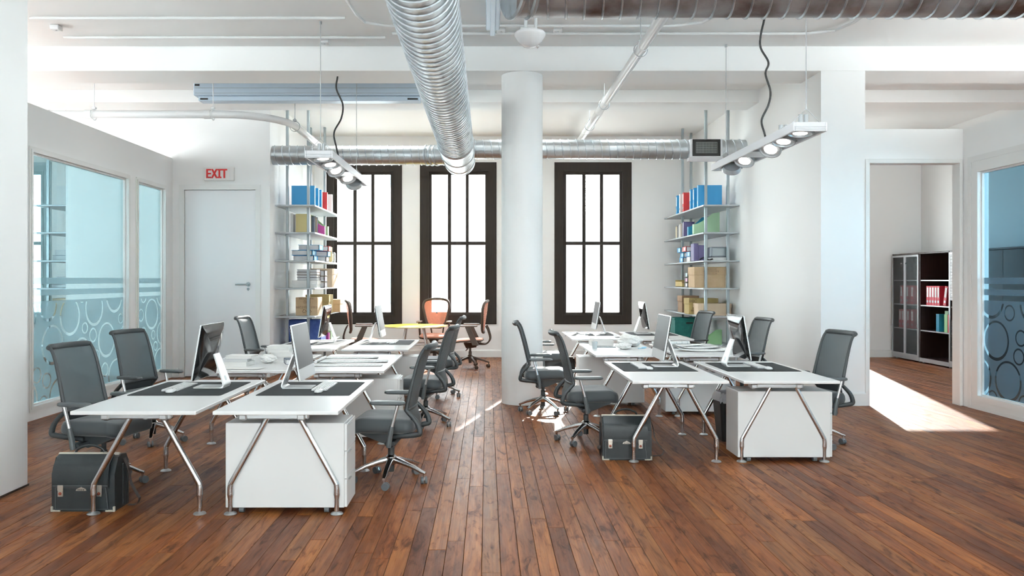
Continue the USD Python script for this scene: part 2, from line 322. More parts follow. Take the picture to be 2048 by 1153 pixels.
# left side
struct('wall_front_left', bx(-3.80, -3.486, -4.0, 6.07, 0, H), 'wall_paint', 'near white wall end at the edge of the view', 'wall')
struct('trim_1', bx(-3.80, -3.478, -4.0, 6.078, 0, 0.012), 'subfloor', 'thin dark gap under the near white wall', 'trim')
def wall_x(x0, x1, y0, y1, z1, holes):
    return prof_x(panel(y0, y1, 0, z1, holes), x0, x1)
GZ0, GZ1 = 0.157, 2.98
LA, LB = (8.86, 11.22), (11.54, 12.50)
struct('wall_partition_left', wall_x(-5.16, -5.04, -4.0, 12.82, 3.51, [(*LA, GZ0, GZ1), (*LB, GZ0, GZ1)]), 'wall_paint', 'white partition wall with teal glass, stopping short of the ceiling', 'wall')
DX0, DX1, DZ = -4.88, -3.678, 3.037
struct('wall_door', prof_y(panel(-5.12, -3.478, 0, H, [(DX0, DX1, -1, DZ)]), 12.82, 13.0), 'wall_paint', 'white wall holding the exit door', 'wall')
struct('wall_alcove_left', bx(-3.60, -3.478, 13.0, YB, 0, H), 'wall_paint', 'white side wall behind the shelving left of the windows', 'wall')
struct('wall_office_left', cat(bx(-6.87, -5.12, 13.05, 13.15, 0, H), bx(-6.87, -6.75, 13.15, YB, 0, H), bx(-5.12, -5.0, 13.0, 13.15, 0, H)), 'wall_paint', 'white inner wall seen through the teal glass', 'wall')
# right side
struct('wall_alcove_right', cat(bx(4.142, 4.55, 10.4, YB, 0, H), bx(4.142, 4.69, 9.92, 10.4, 0, H)), 'wall_paint', 'white wall and pier at the shelving right of the windows', 'wall')
OX0, OX1, OZ = 4.735, 5.862, 3.014
struct('wall_doorway', prof_y(panel(4.69, 5.90, 0, 3.435, [(OX0, OX1, -1, OZ)]), 9.92, 10.06), 'wall_paint', 'white partition pierced by the open doorway', 'wall')
GR = (6.5, 9.60); GRZ = (0.171, 2.859)
struct('wall_partition_right', wall_x(5.90, 6.02, -4.0, 10.06, 3.435, [(*GR, *GRZ)]), 'wall_paint', 'white partition wall with blue patterned glass', 'wall')
# trims and baseboards
def base_y(x0, x1, y, h=0.15, t=0.018): return hull([(x, yy, z) for x in (x0, x1) for yy, z in ((y, 0), (y - t, 0), (y - t, h - 0.02), (y - t * 0.5, h), (y, h))])
def base_x(x, y0, y1, s, h=0.15, t=0.018): return hull([(xx, y, z) for y in (y0, y1) for xx, z in ((x, 0), (x + s * t, 0), (x + s * t, h - 0.02), (x + s * t * 0.5, h), (x, h))])
struct('baseboard_back', cat(base_y(-3.478, 4.142, YB), base_y(4.55, 8.75, YB), base_y(-11, -6.87, YB)), 'trim_paint', 'white baseboard under the windows', 'baseboard')
struct('baseboard_right', cat(base_y(4.142, 4.70, 9.92, 0.165), base_x(4.142, 9.92, YB, -1, 0.165)), 'trim_paint', 'white baseboard around the right pier', 'baseboard')
struct('baseboard_left', cat(base_x(-3.478, 13.0, YB, 1), base_y(-5.12, DX0 - 0.06, 12.82), base_y(DX1 + 0.06, -3.478, 12.82)), 'trim_paint', 'white baseboard beside the exit door', 'baseboard')
struct('trim_2', cat(bx(OX0 - 0.045, OX0 + .006, 9.905, 10.075, 0, OZ + 0.045, .004), bx(OX1 - .006, OX1 + 0.03, 9.905, 10.075, 0, OZ + 0.045, .004), bx(OX0, OX1, 9.905, 10.075, OZ - .006, OZ + 0.045, .004)), 'trim_paint', 'slim white trim around the open doorway', 'trim')

# windows in the back wall: casing, sash, muntins and six panes each
def back_window(x0, x1, label, i):
    w = thing('window', label, 'window', kind='structure') if i else None; WM = 'window_pale' if i == 5 else 'dark_wood_frame'
    yo = YB - 0.015; gx0, gx1, gz0, gz1 = x0 + 0.215, x1 - 0.255 + 0.0, 0.905, 3.690
    gx0, gx1 = (x0 + x1) / 2 - 0.541, (x0 + x1) / 2 + 0.541
    ring = lambda a, b, c, d, a2, b2, c2, d2: sbox(a, c, b, d).difference(sbox(a2, c2, b2, d2))
    part('window_frame', prof_y(ring(x0, x1, WZ0, WZ1, gx0 - .055, gx1 + .055, gz0 - .055, gz1 + .055), yo, yo + 0.10), WM, w, smooth=False)
    part('window_molding', prof_y(ring(gx0 - .075, gx1 + .075, gz0 - .075, gz1 + .075, gx0 - .055, gx1 + .055, gz0 - .055, gz1 + .055), yo - 0.012, yo), WM, w, smooth=False)
    part('sash', prof_y(ring(gx0 - .055, gx1 + .055, gz0 - .055, gz1 + .055, gx0, gx1, gz0, gz1), yo + 0.045, yo + 0.10), WM, w, smooth=False)
    zm = 2.30; xs = [gx0, gx0 + 0.330, gx0 + 0.395, gx0 + 0.688, gx0 + 0.753, gx1]
    if i == 4: xs = [gx0, gx0 + .36, gx0 + .36, gx0 + .72, gx0 + .72, gx1]
    for xa, xb in ((xs[1], xs[2]), (xs[3], xs[4])) if i != 4 else ():
        part('muntin', bx(xa, xb, yo + 0.05, yo + 0.09, gz0, gz1, 0.006), WM, w, smooth=False)
    if i != 4: part('rail', bx(gx0, gx1, yo + 0.04, yo + 0.095, zm - 0.033, zm + 0.033, 0.006), WM, w, smooth=False)
    for za, zb in ((gz0, zm), (zm, gz1)):
        for xa, xb in ((xs[0], xs[1]), (xs[2], xs[3]), (xs[4], xs[5])):
            part('pane', bx(xa - .004, xb + .004, yo + 0.068, yo + 0.073, za, zb), 'window_glass', w, smooth=False)
    return w
for i, l in enumerate(['dark framed six-pane window beside the shelving with the blue crate', 'dark framed six-pane window behind the round yellow table', 'dark framed six-pane window to the right of the round column',
                       'dark framed window of the cabinet room throwing sun through the doorway', 'window seen through the teal glass partition']):
    USED['/World/window'] = i     # window_001 ... window_005
    back_window(*WINX[i], l, i + 1)
for i, (a, b) in enumerate(RWIN):
    w = thing('window', f'large daylight window number {i + 1} of the rear wall behind the viewer', 'window', kind='structure')
    part('window_frame', prof_y(sbox(a, 0.6, b, 4.1).difference(sbox(a + .06, .66, b - .06, 4.04)), -4.2, -4.1), 'dark_wood_frame', w, smooth=False)
    part('muntin', bx((a + b) / 2 - .025, (a + b) / 2 + .025, -4.18, -4.12, 0.66, 4.04), 'dark_wood_frame', w, smooth=False)
    part('pane', bx(a + .06, b - .06, -4.155, -4.15, .66, 4.04), 'window_glass', w, smooth=False)

for side, x_, wl in (('left', -11.1, SWL), ('right', 8.85, SWR)):
    for i, (a, b) in enumerate(wl):
        w = thing('window', f'tall window number {i + 1} in the outer {side} wall beyond the glass partition', 'window', kind='structure')
        part('window_frame', prof_x(sbox(a, .5, b, 4.2).difference(sbox(a + .07, .57, b - .07, 4.13)), x_ - .06, x_ + .06), 'dark_wood_frame', w, smooth=False)
        part('muntin', bx(x_ - .03, x_ + .03, (a + b) / 2 - .025, (a + b) / 2 + .025, .57, 4.13), 'dark_wood_frame', w, smooth=False)
        part('pane', bx(x_ - .003, x_ + .003, a + .06, b - .06, .56, 4.14), 'window_glass', w, smooth=False)
for i, (a, b, c, d) in enumerate(SKY):
    w = thing('window', f'skylight strip number {i + 1} in the ceiling, out of the viewer\'s sight', 'window', kind='structure')
    part('window_frame', mv(ext(sbox(a, c, b, d).difference(sbox(a + .06, c + .06, b - .06, d - .06)), .1), (0, 0, H + .12)), 'trim_paint', w, smooth=False)
    part('pane', bx(a + .05, b - .05, c + .05, d - .05, H + .16, H + .165), 'window_glass', w, smooth=False)

# glazed partitions: frame trim, pane and a frosted film with stripes and rings left clear
rng = random.Random(11)
def ring_film(y0, y1, z0, seed):
    r_ = random.Random(seed); solid = sbox(y0, z0, y1, 1.587)
    solid = solid.difference(sbox(y0 - 1, 1.451, y1 + 1, 1.513)).difference(sbox(y0 - 1, 1.318, y1 + 1, 1.380))
    put = []
    for rad, tries in ((0.235, 700), (0.19, 500), (0.095, 900), (0.075, 500)):
        for _ in range(tries):
            y, z = r_.uniform(y0 - .1, y1 + .1), r_.uniform(z0 - .05, 1.36)
            if all(math.hypot(y - a, z - b) > rad + c + 0.012 for a, b, c in put): put.append((y, z, rad))
    zone = sbox(y0, z0, y1, 1.285)
    for y, z, rad in put:
        k = Point(y, z).buffer(rad, 20).difference(Point(y, z + 0.006 if rad > .1 else z).buffer(rad - (0.030 if rad > .1 else 0.020), 20))
        solid = solid.difference(k.intersection(zone))
    return solid
def glazed(x, side, y0, y1, z0, z1, glass, label, seed, frame_w, steps):
    w = thing('window', label, 'window', kind='structure')
    for k in range(steps):
        a, b = frame_w * (1 - k / steps), frame_w * (1 - (k + 1) / steps); t = 0.012 + 0.012 * (1 if k == steps - 1 else 0) - 0.004 * k
        p = sbox(y0 - a, max(z0 - a, 0.0), y1 + a, z1 + a).difference(sbox(y0 - b, z0 - b, y1 + b, z1 + b))
        part('window_molding', prof_x(p, x, x + side * t) if side > 0 else prof_x(p, x - t, x), 'trim_paint', w, smooth=False)
    xm = x - side * 0.06
    part('window_frame', prof_x(sbox(y0, z0, y1, z1).difference(sbox(y0 + .018, z0 + .018, y1 - .018, z1 - .018)), xm - .03, xm + .03), 'trim_paint', w, smooth=False)
    part('pane', bx(xm - .004, xm + .004, y0 + .01, y1 - .01, z0 + .01, z1 - .01), glass, w, smooth=False)
    f = ring_film(y0 + .02, y1 - .02, z0 + .02, seed)
    part('frosted_film', prof_x(f, xm + side * .006 - .0005, xm + side * .006 + .0005), 'frost_film_pale' if side > 0 else 'frost_film', w, smooth=False)
    return w
glazed(-5.04, 1, *LA, GZ0, GZ1, 'teal_glass', 'wide teal glass panel with frosted rings in the white partition', 3, 0.06, 2)
glazed(-5.04, 1, *LB, GZ0, GZ1, 'teal_glass', 'narrow teal glass panel with frosted rings next to the exit door wall', 5, 0.06, 2)
glazed(5.90, -1, *GR, *GRZ, 'blue_glass', 'blue glass panel with dark rings beside the open doorway', 8, 0.20, 3)

# exit door
d = thing('door', 'plain white exit door with lever handle', 'door', kind='structure'); USED['/World/door'] = 1
part('door_leaf', bx(DX0 + .035, DX1 - .035, 12.835, 12.88, 0.01, DZ - .035, .003), 'door_paint', d, smooth=False)
part('door_frame', prof_y(sbox(DX0 - .05, 0, DX1 + .05, DZ + .05).difference(sbox(DX0 + .03, -1, DX1 - .03, DZ - .03)), 12.808, 12.86), 'trim_paint', d, smooth=False)
hz, hx = 1.491, -3.83
part('handle', cat(cyl((hx, 12.835, hz), (hx, 12.78, hz), .017), tube(spline([(hx, 12.785, hz), (hx - .05, 12.78, hz), (hx - .19, 12.78, hz - .002)]), .013), cyl((hx, 12.836, hz), (hx, 12.825, hz), .034, 24)), 'rail_metal', d)
part('keyhole', cat(cyl((hx, 12.836, hz - .075), (hx, 12.826, hz - .075), .022, 20), bx(hx - .006, hx + .006, 12.822, 12.83, hz - .105, hz - .07)), 'rail_metal', d)
ex = thing('exit_sign', 'white sign box with red EXIT letters above the door', 'sign', (-4.28, 12.82, 3.255))
part('sign_box', bx(-.24, .24, -.05, 0, -.108, .108, .008), 'exit_white', ex, smooth=False)
tx = meshkit.text_mesh('EXIT', 0.138, 0.004, bold=True); tx = cat(tx, mv(tx, (.005, 0, .0006)), mv(tx, (-.005, 0, .0012))); b_ = tx.bounds; s_ = 0.335 / (b_[1][0] - b_[0][0])
tx.apply_scale([s_, 1, 1]); tx = mv(tx, (0, 0, 0), rx=90); b_ = tx.bounds
tx.apply_translation([-.20 - b_[0][0], -.051 - b_[1][1] , -.069 - b_[0][2]])
part('lettering', tx, 'exit_red', ex, smooth=False)
part('side_line', bx(.17, .176, -.052, -.05, -.09, .09), 'desk_edge', ex, smooth=False)

# floor: boards running towards the windows
fl = tag(uniq('/World', 'floor'), None) if False else thing('floor', 'reddish brown plank floor running towards the windows', 'floor', kind='structure')
part('subfloor', bx(-11.2, 8.95, -4.3, YB + .3, -0.06, -0.014), 'subfloor', fl, smooth=False)
fr = random.Random(4); boards = []; BW = 0.1035
x = -11.0
while x < 8.75:
    y = 3.4 - fr.uniform(0, 2.4)
    while y < YB:
        L = fr.choice([1.5, 1.9, 2.3, 2.7, 3.1]); a, b = max(y, 3.4), min(y + L, YB)
        if b - a > .05: boards.append((x, a, b, (fr.random(), fr.random(), fr.random()), fr.uniform(-.0006, .0006)))
        y += L
    x += BW
def board(x, a, b, dz):
    g, c, t = 0.0010, 0.0018, dz
    xs0, xs1, y0, y1 = x + g, x + BW - g, a + g * .7, b - g * .7
    v = []
    for z, i in ((-0.014, 0), (t - c, 0), (t, c)):
        v += [(xs0 + i, y0 + i, z), (xs1 - i, y0 + i, z), (xs1 - i, y1 - i, z), (xs0 + i, y1 - i, z)]
    f = [[8, 9, 10], [8, 10, 11]]
    for k in (0, 4):
        for i in range(4):
            p, q = k + i, k + (i + 1) % 4; f += [[p, q, q + 4], [p, q + 4, p + 4]]
    return np.array(v), np.array(f)
def seen(bd):
    x, a, b, _, _ = bd; xm = x + BW / 2; ym = (max(a, 3.9) + b) / 2
    if b < 4.2 or abs(xm - .05 * 0) > 0.67 * b + .3: return 1e9
    if xm < -3.5 and ym < 6.5: return 1e9
    if xm < -5.0 or (xm > 5.9 and ym < 10): return 1e8
    return ym
order = sorted(range(len(boards)), key=lambda i: seen(boards[i])); single_ids = set(order[:300])
def tone(m, arr):
    UsdGeom.PrimvarsAPI(m).CreatePrimvar('tone', Sdf.ValueTypeNames.Vector3fArray, 'vertex').Set(Vt.Vec3fArray.FromNumpy(np.asarray(arr, np.float32)))
fv, ff, ft, nn = [], [], [], 0
for i, (x, a, b, t, dz) in enumerate(boards):
    v, f = board(x, a, b, dz)
    if i in single_ids:
        m = usdkit.mesh(stage, uniq(fl, 'plank'), (v, f), MAT['floor_wood']); tone(m, np.tile(t, (len(v), 1)))
    else: fv.append(v); ff.append(f + nn); ft.append(np.tile(t, (len(v), 1))); nn += len(v)
m = usdkit.mesh(stage, uniq(fl, 'plank_field'), (np.vstack(fv), np.vstack(ff)), MAT['floor_wood']); tone(m, np.vstack(ft)); tag(fl + '/plank_field', kind='stuff')
part('entrance_floor', bx(-11.2, 8.95, -4.3, 3.4, -0.014, 0.0), 'pale_floor', fl, smooth=False)

# outside: pale street and facades across it
struct('street', bx(-80, 80, YB + .3, 160, -4.2, -4.0), 'street_pale', 'pale sunlit street outside the windows', 'street')
def facade(x0, x1, y, z1, nx, nz, label):
    b = thing('building', label, 'building', group=None)
    part('wall', bx(x0, x1, y, y + 12, -4, z1), 'facade_pale', b, smooth=False)
    w, h = (x1 - x0) / nx, (z1 + 4) / nz
    for i in range(nx):
        for k in range(nz):
            part('window', bx(x0 + (i + .25) * w, x0 + (i + .72) * w, y - .15, y + .05, -4 + (k + .25) * h, -4 + (k + .8) * h, .04), 'facade_glass', b, smooth=False)
facade(-16, -4.2, 46, 9.5, 5, 4, 'pale building across the street seen through the left window')
facade(3.0, 13, 52, 6.0, 4, 3, 'low pale building across the street seen through the right window')

# ================================================================== DUCTS, PIPES AND LAMPS UNDER THE CEILING
def ribbed(length, r, pitch, rib=0.012, n=40, helix=True, w=0.018):
    """a spiral duct along +x from 0 to length: a pipe with a raised seam winding around it"""
    steps = int(length / pitch * 8); L = []; ang = np.arange(n) * 2 * np.pi / n
    xs = np.linspace(0, length, steps + 1); body = loft([np.stack([np.full(n, x), r * np.cos(ang), r * np.sin(ang)], 1) for x in (0, length)])
    th = np.linspace(0, 2 * np.pi * length / pitch, int(length / pitch * 28)); k = pitch / (2 * np.pi)
    P = np.stack([k * th, r * np.cos(th), r * np.sin(th)], 1); rad = np.stack([np.zeros_like(th), np.cos(th), np.sin(th)], 1)
    lo = []
    for p, q in zip(P, rad):
        x = np.array([1.0, 0, 0]); lo.append([p - x * w / 2 - q * .002, p - x * w / 5 + q * rib, p + x * w / 5 + q * rib, p + x * w / 2 - q * .002])
    return body, loft(lo)
def to_y(m): m = m.copy(); v = m.vertices; m.vertices = np.stack([-v[:, 1], v[:, 0], v[:, 2]], 1); return m
md = thing('air_duct', 'big spiral metal duct running overhead towards the middle window', 'duct', (-0.452, 3.2, 3.543))
b0, b1 = ribbed(8.30, 0.247, 0.13, rib=0.009)
part('pipe_body', to_y(b0), 'duct_metal', md); part('spiral_seam', to_y(b1), 'duct_metal', md)
cp = thing('x', '', '') if False else None
part('end_collar', to_y(mv(cat(loft([np.stack([np.full(48, x), r * np.cos(np.arange(48) * 2 * np.pi / 48), r * np.sin(np.arange(48) * 2 * np.pi / 48)], 1) for x, r in
     ((8.22, .25), (8.24, .266), (8.32, .266), (8.34, .252), (9.05, .252), (9.06, .264), (9.10, .264), (9.11, .252), (9.78, .252), (9.79, .262), (9.82, .262), (9.83, .252), (10.08, .252), (10.09, .258), (10.10, .258), (10.10, .240), (8.3, .235))], cap=False)))), 'duct_metal', md)
def cross(name_label, x0, x1, y, z, r, mat_, pitch, rib=0.010, collars=()):
    d_ = thing('air_duct', name_label, 'duct', (x0, y, z)); a, b = ribbed(x1 - x0, r, pitch, rib=rib, n=32)
    part('pipe_body', a, mat_, d_); part('spiral_seam', b, 'duct_metal', d_)
    for cx, tilt in collars:
        part('collar', mv(tube([(-.02, 0, 0), (-.008, 0, 0), (.008, 0, 0), (.02, 0, 0)], [r + .004, r + .018, r + .018, r + .004], 32), (cx, 0, 0), rz=tilt), 'duct_metal', d_)
    return d_
cross('narrow spiral duct from the left alcove wall into the big duct', -3.476, -0.69, 13.0, 3.586, 0.155, 'duct_rusty', 0.122, collars=((2.50, -16), (2.58, -22), (2.66, -28)))
cross('narrow spiral duct from the big duct past the column to the right alcove wall', -0.24, 4.140, 12.86, 3.660, 0.155, 'duct_rusty', 0.125)
cross('large rusty spiral duct crossing close overhead at the top right', 0.20, 5.895, 5.50, 3.625, 0.247, 'duct_more_rusty', 0.125, rib=0.013, collars=((-.01, 20), (.10, 12)))
vg = thing('air_vent', 'white box vent with black grille on the right duct', 'vent', (3.475, 12.70, 3.655))
part('vent_box', cat(bx(-.255, .255, -.03, .12, -.15, .14, .006), hull([(x, y, z) for x in (-.27, .27) for y, z in ((-.03, -.15), (.12, -.15), (.12, -.20), (.02, -.20))])), 'lamp_white', vg, smooth=False)
part('grille_recess', bx(-.205, .205, -.036, -.028, -.115, .118), 'grille_black', vg, smooth=False)
part('grille', cat([bx(-.165, .165, -.042, -.036, z - .003, z + .003) for z in np.linspace(-.08, .085, 7)] + [bx(x - .0025, x + .0025, -.043, -.037, -.085, .09) for x in np.linspace(-.165, .165, 15)]), 'grille_wire', vg, smooth=False)
part('grille_rim', prof_y(sbox(-.22, -.13, .22, .133).difference(sbox(-.205, -.115, .205, .118)), -.045, -.03), 'grille_black', vg, smooth=False)

# sprinkler pipes with clevis hangers
def hanger(x, y, z, top, axis='y'):
    ring = [(0, 0.075 * math.cos(t), 0.075 * math.sin(t) - .005) for t in np.linspace(-math.pi * .5, math.pi * 1.5, 25)]
    ring = [(a, b, c) if axis == 'x' else (b, a, c) for a, b, c in ring]
    m = [tube(ring, .006, 6, up=(1, 0, 0) if axis == 'x' else (0, 1, 0)), cyl((0, 0, .07), (0, 0, top - z), .006, 8), bx(-.025, .025, -.025, .025, .07, .10, .004), cyl((0, 0, .098), (0, 0, .112), .014, 8)]
    return mv(cat(m), (x, y, z))
p1 = thing('sprinkler_pipe', 'white ceiling pipe slanting past the column on the right', 'pipe', (1.675, 0, 4.075))
part('pipe', tube([(0, 2.5, 0), (0, 9, 0), (0, YB, 0)], .054, 20), 'pipe_white', p1)
for yy in (6.9, 8.62, 11.3, 12.0, 13.6): part('coupling', tube([(0, yy - .05, 0), (0, yy + .05, 0)], .059, 20), 'pipe_white', p1)
for yy in (8.72, 11.42, 13.05): part('hanger', hanger(0, yy, 0, H - 4.075), 'wire_grey', p1)
p2 = thing('sprinkler_pipe', 'white ceiling pipe bending round above the exit door wall', 'pipe', (0, 0, 3.86))
bend = [(-10.9, 11.1, 0), (-6, 11.1, 0)] + [(-3.72 + .85 * math.sin(t), 11.95 - .85 * math.cos(t), 0) for t in np.linspace(0, math.pi / 2, 14)] + [(-2.87, 13.0, 0), (-2.87, YB, 0)]
part('pipe', tube(bend, .052, 20), 'pipe_white', p2)
for xx in (-5.45, -3.80): part('hanger', hanger(xx, 11.1, 0, H - 3.86, 'x'), 'pipe_white', p2); part('coupling', tube([(xx - .12, 11.1, 0), (xx - .03, 11.1, 0)], .062, 20), 'pipe_white', p2)
part('hanger', hanger(-2.87, 11.95, 0, H - 3.86), 'wire_grey', p2)
def light_box(label, x0, x1, y0, y1, z0, z1, lip):
    f = thing('ceiling_light', label, 'ceiling light')
    along = (x1 - x0) > (y1 - y0)
    part('housing', bx(x0, x1, y0, y1, z0 + lip, z1, .01), 'blue_grey_metal', f, smooth=False)
    if along: part('lower_tray', bx(x0 + .06, x1 - .02, y0 + .03, y1 - .03, z0, z0 + lip, .008), 'blue_grey_metal', f, smooth=False)
    else: part('lower_tray', bx(x0 + .045, x1 - .045, y0 + .03, y1 + .10, z0, z0 + lip, .008), 'blue_grey_metal', f, smooth=False)
    if along:
        for k in range(3): part('groove', bx(x0 + .02, x1 - .02, y0 - .003, y0, z0 + lip + .03 + k * .075, z0 + lip + .036 + k * .075), 'rail_metal', f, smooth=False)
        part('slot', bx(x0 + .02, x0 + .09, y0 - .004, y0, z1 - .075, z1 - .05), 'black_rubber', f, smooth=False)
        part('slot', bx(x0 + .09, x0 + .20, y0 + .024, y0 + .03, z0 + .015, z0 + .04), 'black_rubber', f, smooth=False)
        part('slot', bx(x1 - .20, x1 - .05, y0 + .024, y0 + .03, z0 + .015, z0 + .04), 'black_rubber', f, smooth=False)
        for xx in (x0 + .12, x1 - .3): part('hook', cyl((xx, (y0 + y1) / 2, z1), (xx, (y0 + y1) / 2, H), .008, 8), 'wire_grey', f)
    else:
        for yy in (y0 + .5, y1 - .4): part('hook', cyl(((x0 + x1) / 2, yy, z1), ((x0 + x1) / 2, yy, H), .008, 8), 'wire_grey', f)
light_box('long blue-grey light housing hanging across above the exit side', -4.24, -0.95, 11.55, 11.80, 4.155, 4.44, .072)
light_box('short blue-grey light housing end-on beside the big duct at the top', -0.012, 0.135, 5.0, 8.75, 4.26, 4.36, .03)
dl = thing('ceiling_lamp', 'white bowl lamp hanging on two stems under the ceiling', 'lamp', (0.43, 8.0, 4.0))
part('bowl', rev([(0.001, -.115), (.03, -.11), (.07, -.10), (.115, -.06), (.155, .0), (.158, .02), (.150, .035), (.10, .05), (.03, .055)], 36), 'lamp_glass_white', dl)
part('clamp', bx(-.10, .06, -.03, .03, .05, .085, .008), 'pipe_white', dl, smooth=False)
for xx in (-.045, .055): part('stem', cyl((xx, 0, .06), (xx + .012, 0, H - 4.0), .016, 10), 'pipe_white', dl)
part('finial', hull([(.07, -.02, -.10), (.11, 0, -.085), (.075, .02, -.12), (.05, 0, -.09)]), 'lamp_glass_white', dl)
def conduit(label, pts): return single('conduit', tube(pts, .017, 8), 'pipe_white', label, 'conduit')
conduit('upper ceiling conduit with bends towards the viewer at both ends', [(-1.55, 6.0, H - .03), (-1.42, 8.6, H - .03), (-1.36, 8.9, H - .03), (-1.1, 9.02, H - .03), (2.1, 9.02, H - .03), (2.4, 8.9, H - .03), (2.5, 8.6, H - .03), (2.5, 6, H - .03)])
conduit('lower ceiling conduit reaching further right', [(-1.1, 9.30, H - .03), (3.7, 9.30, H - .03), (4.0, 9.18, H - .03), (4.08, 8.9, H - .03), (4.08, 6, H - .03)])
conduit('ceiling conduit left of the big duct near the beam', [(-5.0, 9.45, H - .03), (-1.2, 9.45, H - .03)])
conduit('ceiling conduit left of the big duct, the one nearer the viewer', [(-5.0, 8.75, H - .03), (-1.55, 8.75, H - .03)])
for (xx, yy, l) in ((0.16, 9.15, 'small white junction box beside the end-on light housing'), (0.81, 9.15, 'small white junction box right of the bowl lamp'), (-4.9, 9.1, 'small white junction box at the far left of the ceiling'), (-1.95, 9.62, 'small white junction box above the left pendant lamp')):
    j = thing('junction_box', l, 'junction box', (xx, yy, H)); part('box_body', bx(-.05, .05, -.05, .05, -.055, -.002, .006), 'pipe_white', j, smooth=False); part('cover_screw', cyl((0, 0, -.060), (0, 0, -.053), .012, 10), 'wire_grey', j)

# pendant lamps: a long white frame with five swivel spots
def pendant(label, loc, tl=1):
    L = thing('pendant_lamp', label, 'pendant lamp', loc); w, l, h = .156, 2.67, .083
    part('frame', cat(bx(-w, -w + .022, 0, l, -h, 0, .004), bx(w - .022, w, 0, l, -h, 0, .004), bx(-w + .02, w - .02, 0, .022, -h, 0, .004), bx(-w + .02, w - .02, l - .022, l, -h, 0, .004)), 'lamp_white', L, smooth=False)
    part('top_plate', bx(-w + .02, w - .02, .02, l - .02, -.014, -.004), 'lamp_grey', L, smooth=False)
    part('blank_panel', bx(-w + .022, w - .022, 1.22, 1.62, -.075, -.045), 'lamp_grey', L, smooth=False)
    part('end_line', bx(-w + .01, w - .01, -.002, .0, -.045, -.04), 'lamp_grey', L, smooth=False); part('end_line', bx(-w + .01, w - .01, -.002, .0, -.066, -.061), 'lamp_grey', L, smooth=False)
    for yy, rx, ry, dz in ((.24, -4, 4 * tl, -.05), (.66, -12, 10 * tl, -.058), (1.02, -28, 26 * tl, -.078), (1.86, -24, 20 * tl, -.072), (2.36, 46, -8 * tl, -.09)):
        hs = part('spotlight', mv(rev([(.03, .05), (.10, .035), (.112, .0), (.112, -.022), (.104, -.022), (.098, -.006), (.05, .015)], 28), (0, yy, dz), rx=rx, ry=ry), 'lamp_grey', L)
        part('bulb', mv(rev([(.001, -.006), (.045, -.008), (.066, -.013), (.068, -.008), (.02, .012)], 24), (0, yy, dz), rx=rx, ry=ry), 'lamp_glow', hs)
        for sx in (-1, 1): part('bracket', cyl((sx * .135, yy, dz), (sx * .105, yy, dz), .008, 8), 'wire_grey', hs)
    for yy in (.16, .66): [part('driver_post', cyl((sx, yy, -.01), (sx, yy, .10), .02, 12), 'lamp_grey', L) for sx in (-.028, .022)]
    top = H - loc[2]
    for yy in (.10, 2.57):
        part('suspension_wire', cat(tube([(-.14, yy, 0), (0, yy, .145)], .0028, 6), tube([(.14, yy, 0), (0, yy, .145)], .0028, 6), tube([(0, yy, .14), (0, yy, top - .002)], .0042, 6), cyl((0, yy, .135), (0, yy, .165), .007, 8), cyl((0, yy, top - .03), (0, yy, top), .016, 12)), 'wire_grey', L)
    return L
pendant('left white pendant lamp with swivel spots over the desks by the blue crate shelving', (-1.865, 8.86, 2.998), -1)
pendant('right white pendant lamp with swivel spots in front of the white pier', (2.94, 7.27, 2.998))
def cable(label, pts): return single('lamp_cable', tube(spline(pts, 10), .011, 8), 'black_rubber', label, 'cable')
cable('wavy black cable dropping to the left pendant lamp', [(-1.905, 10.2, 4.157), (-1.92, 10.2, 4.0), (-1.84, 10.2, 3.80), (-1.86, 10.2, 3.62), (-1.95, 10.2, 3.44), (-1.92, 10.2, 3.25), (-1.87, 10.2, 3.05), (-1.87, 10.2, 2.999)])
cable('wavy black cable dropping from the large duct to the right pendant lamp', [(2.86, 8.3, H), (2.88, 8.3, 4.30), (2.84, 8.3, 4.10), (2.84, 8.3, 3.97), (2.92, 8.3, 3.82), (2.89, 8.3, 3.70), (2.94, 8.3, 3.52), (2.92, 8.3, 3.38), (2.85, 8.3, 3.22), (2.88, 8.3, 3.08), (2.90, 8.3, 2.999)])

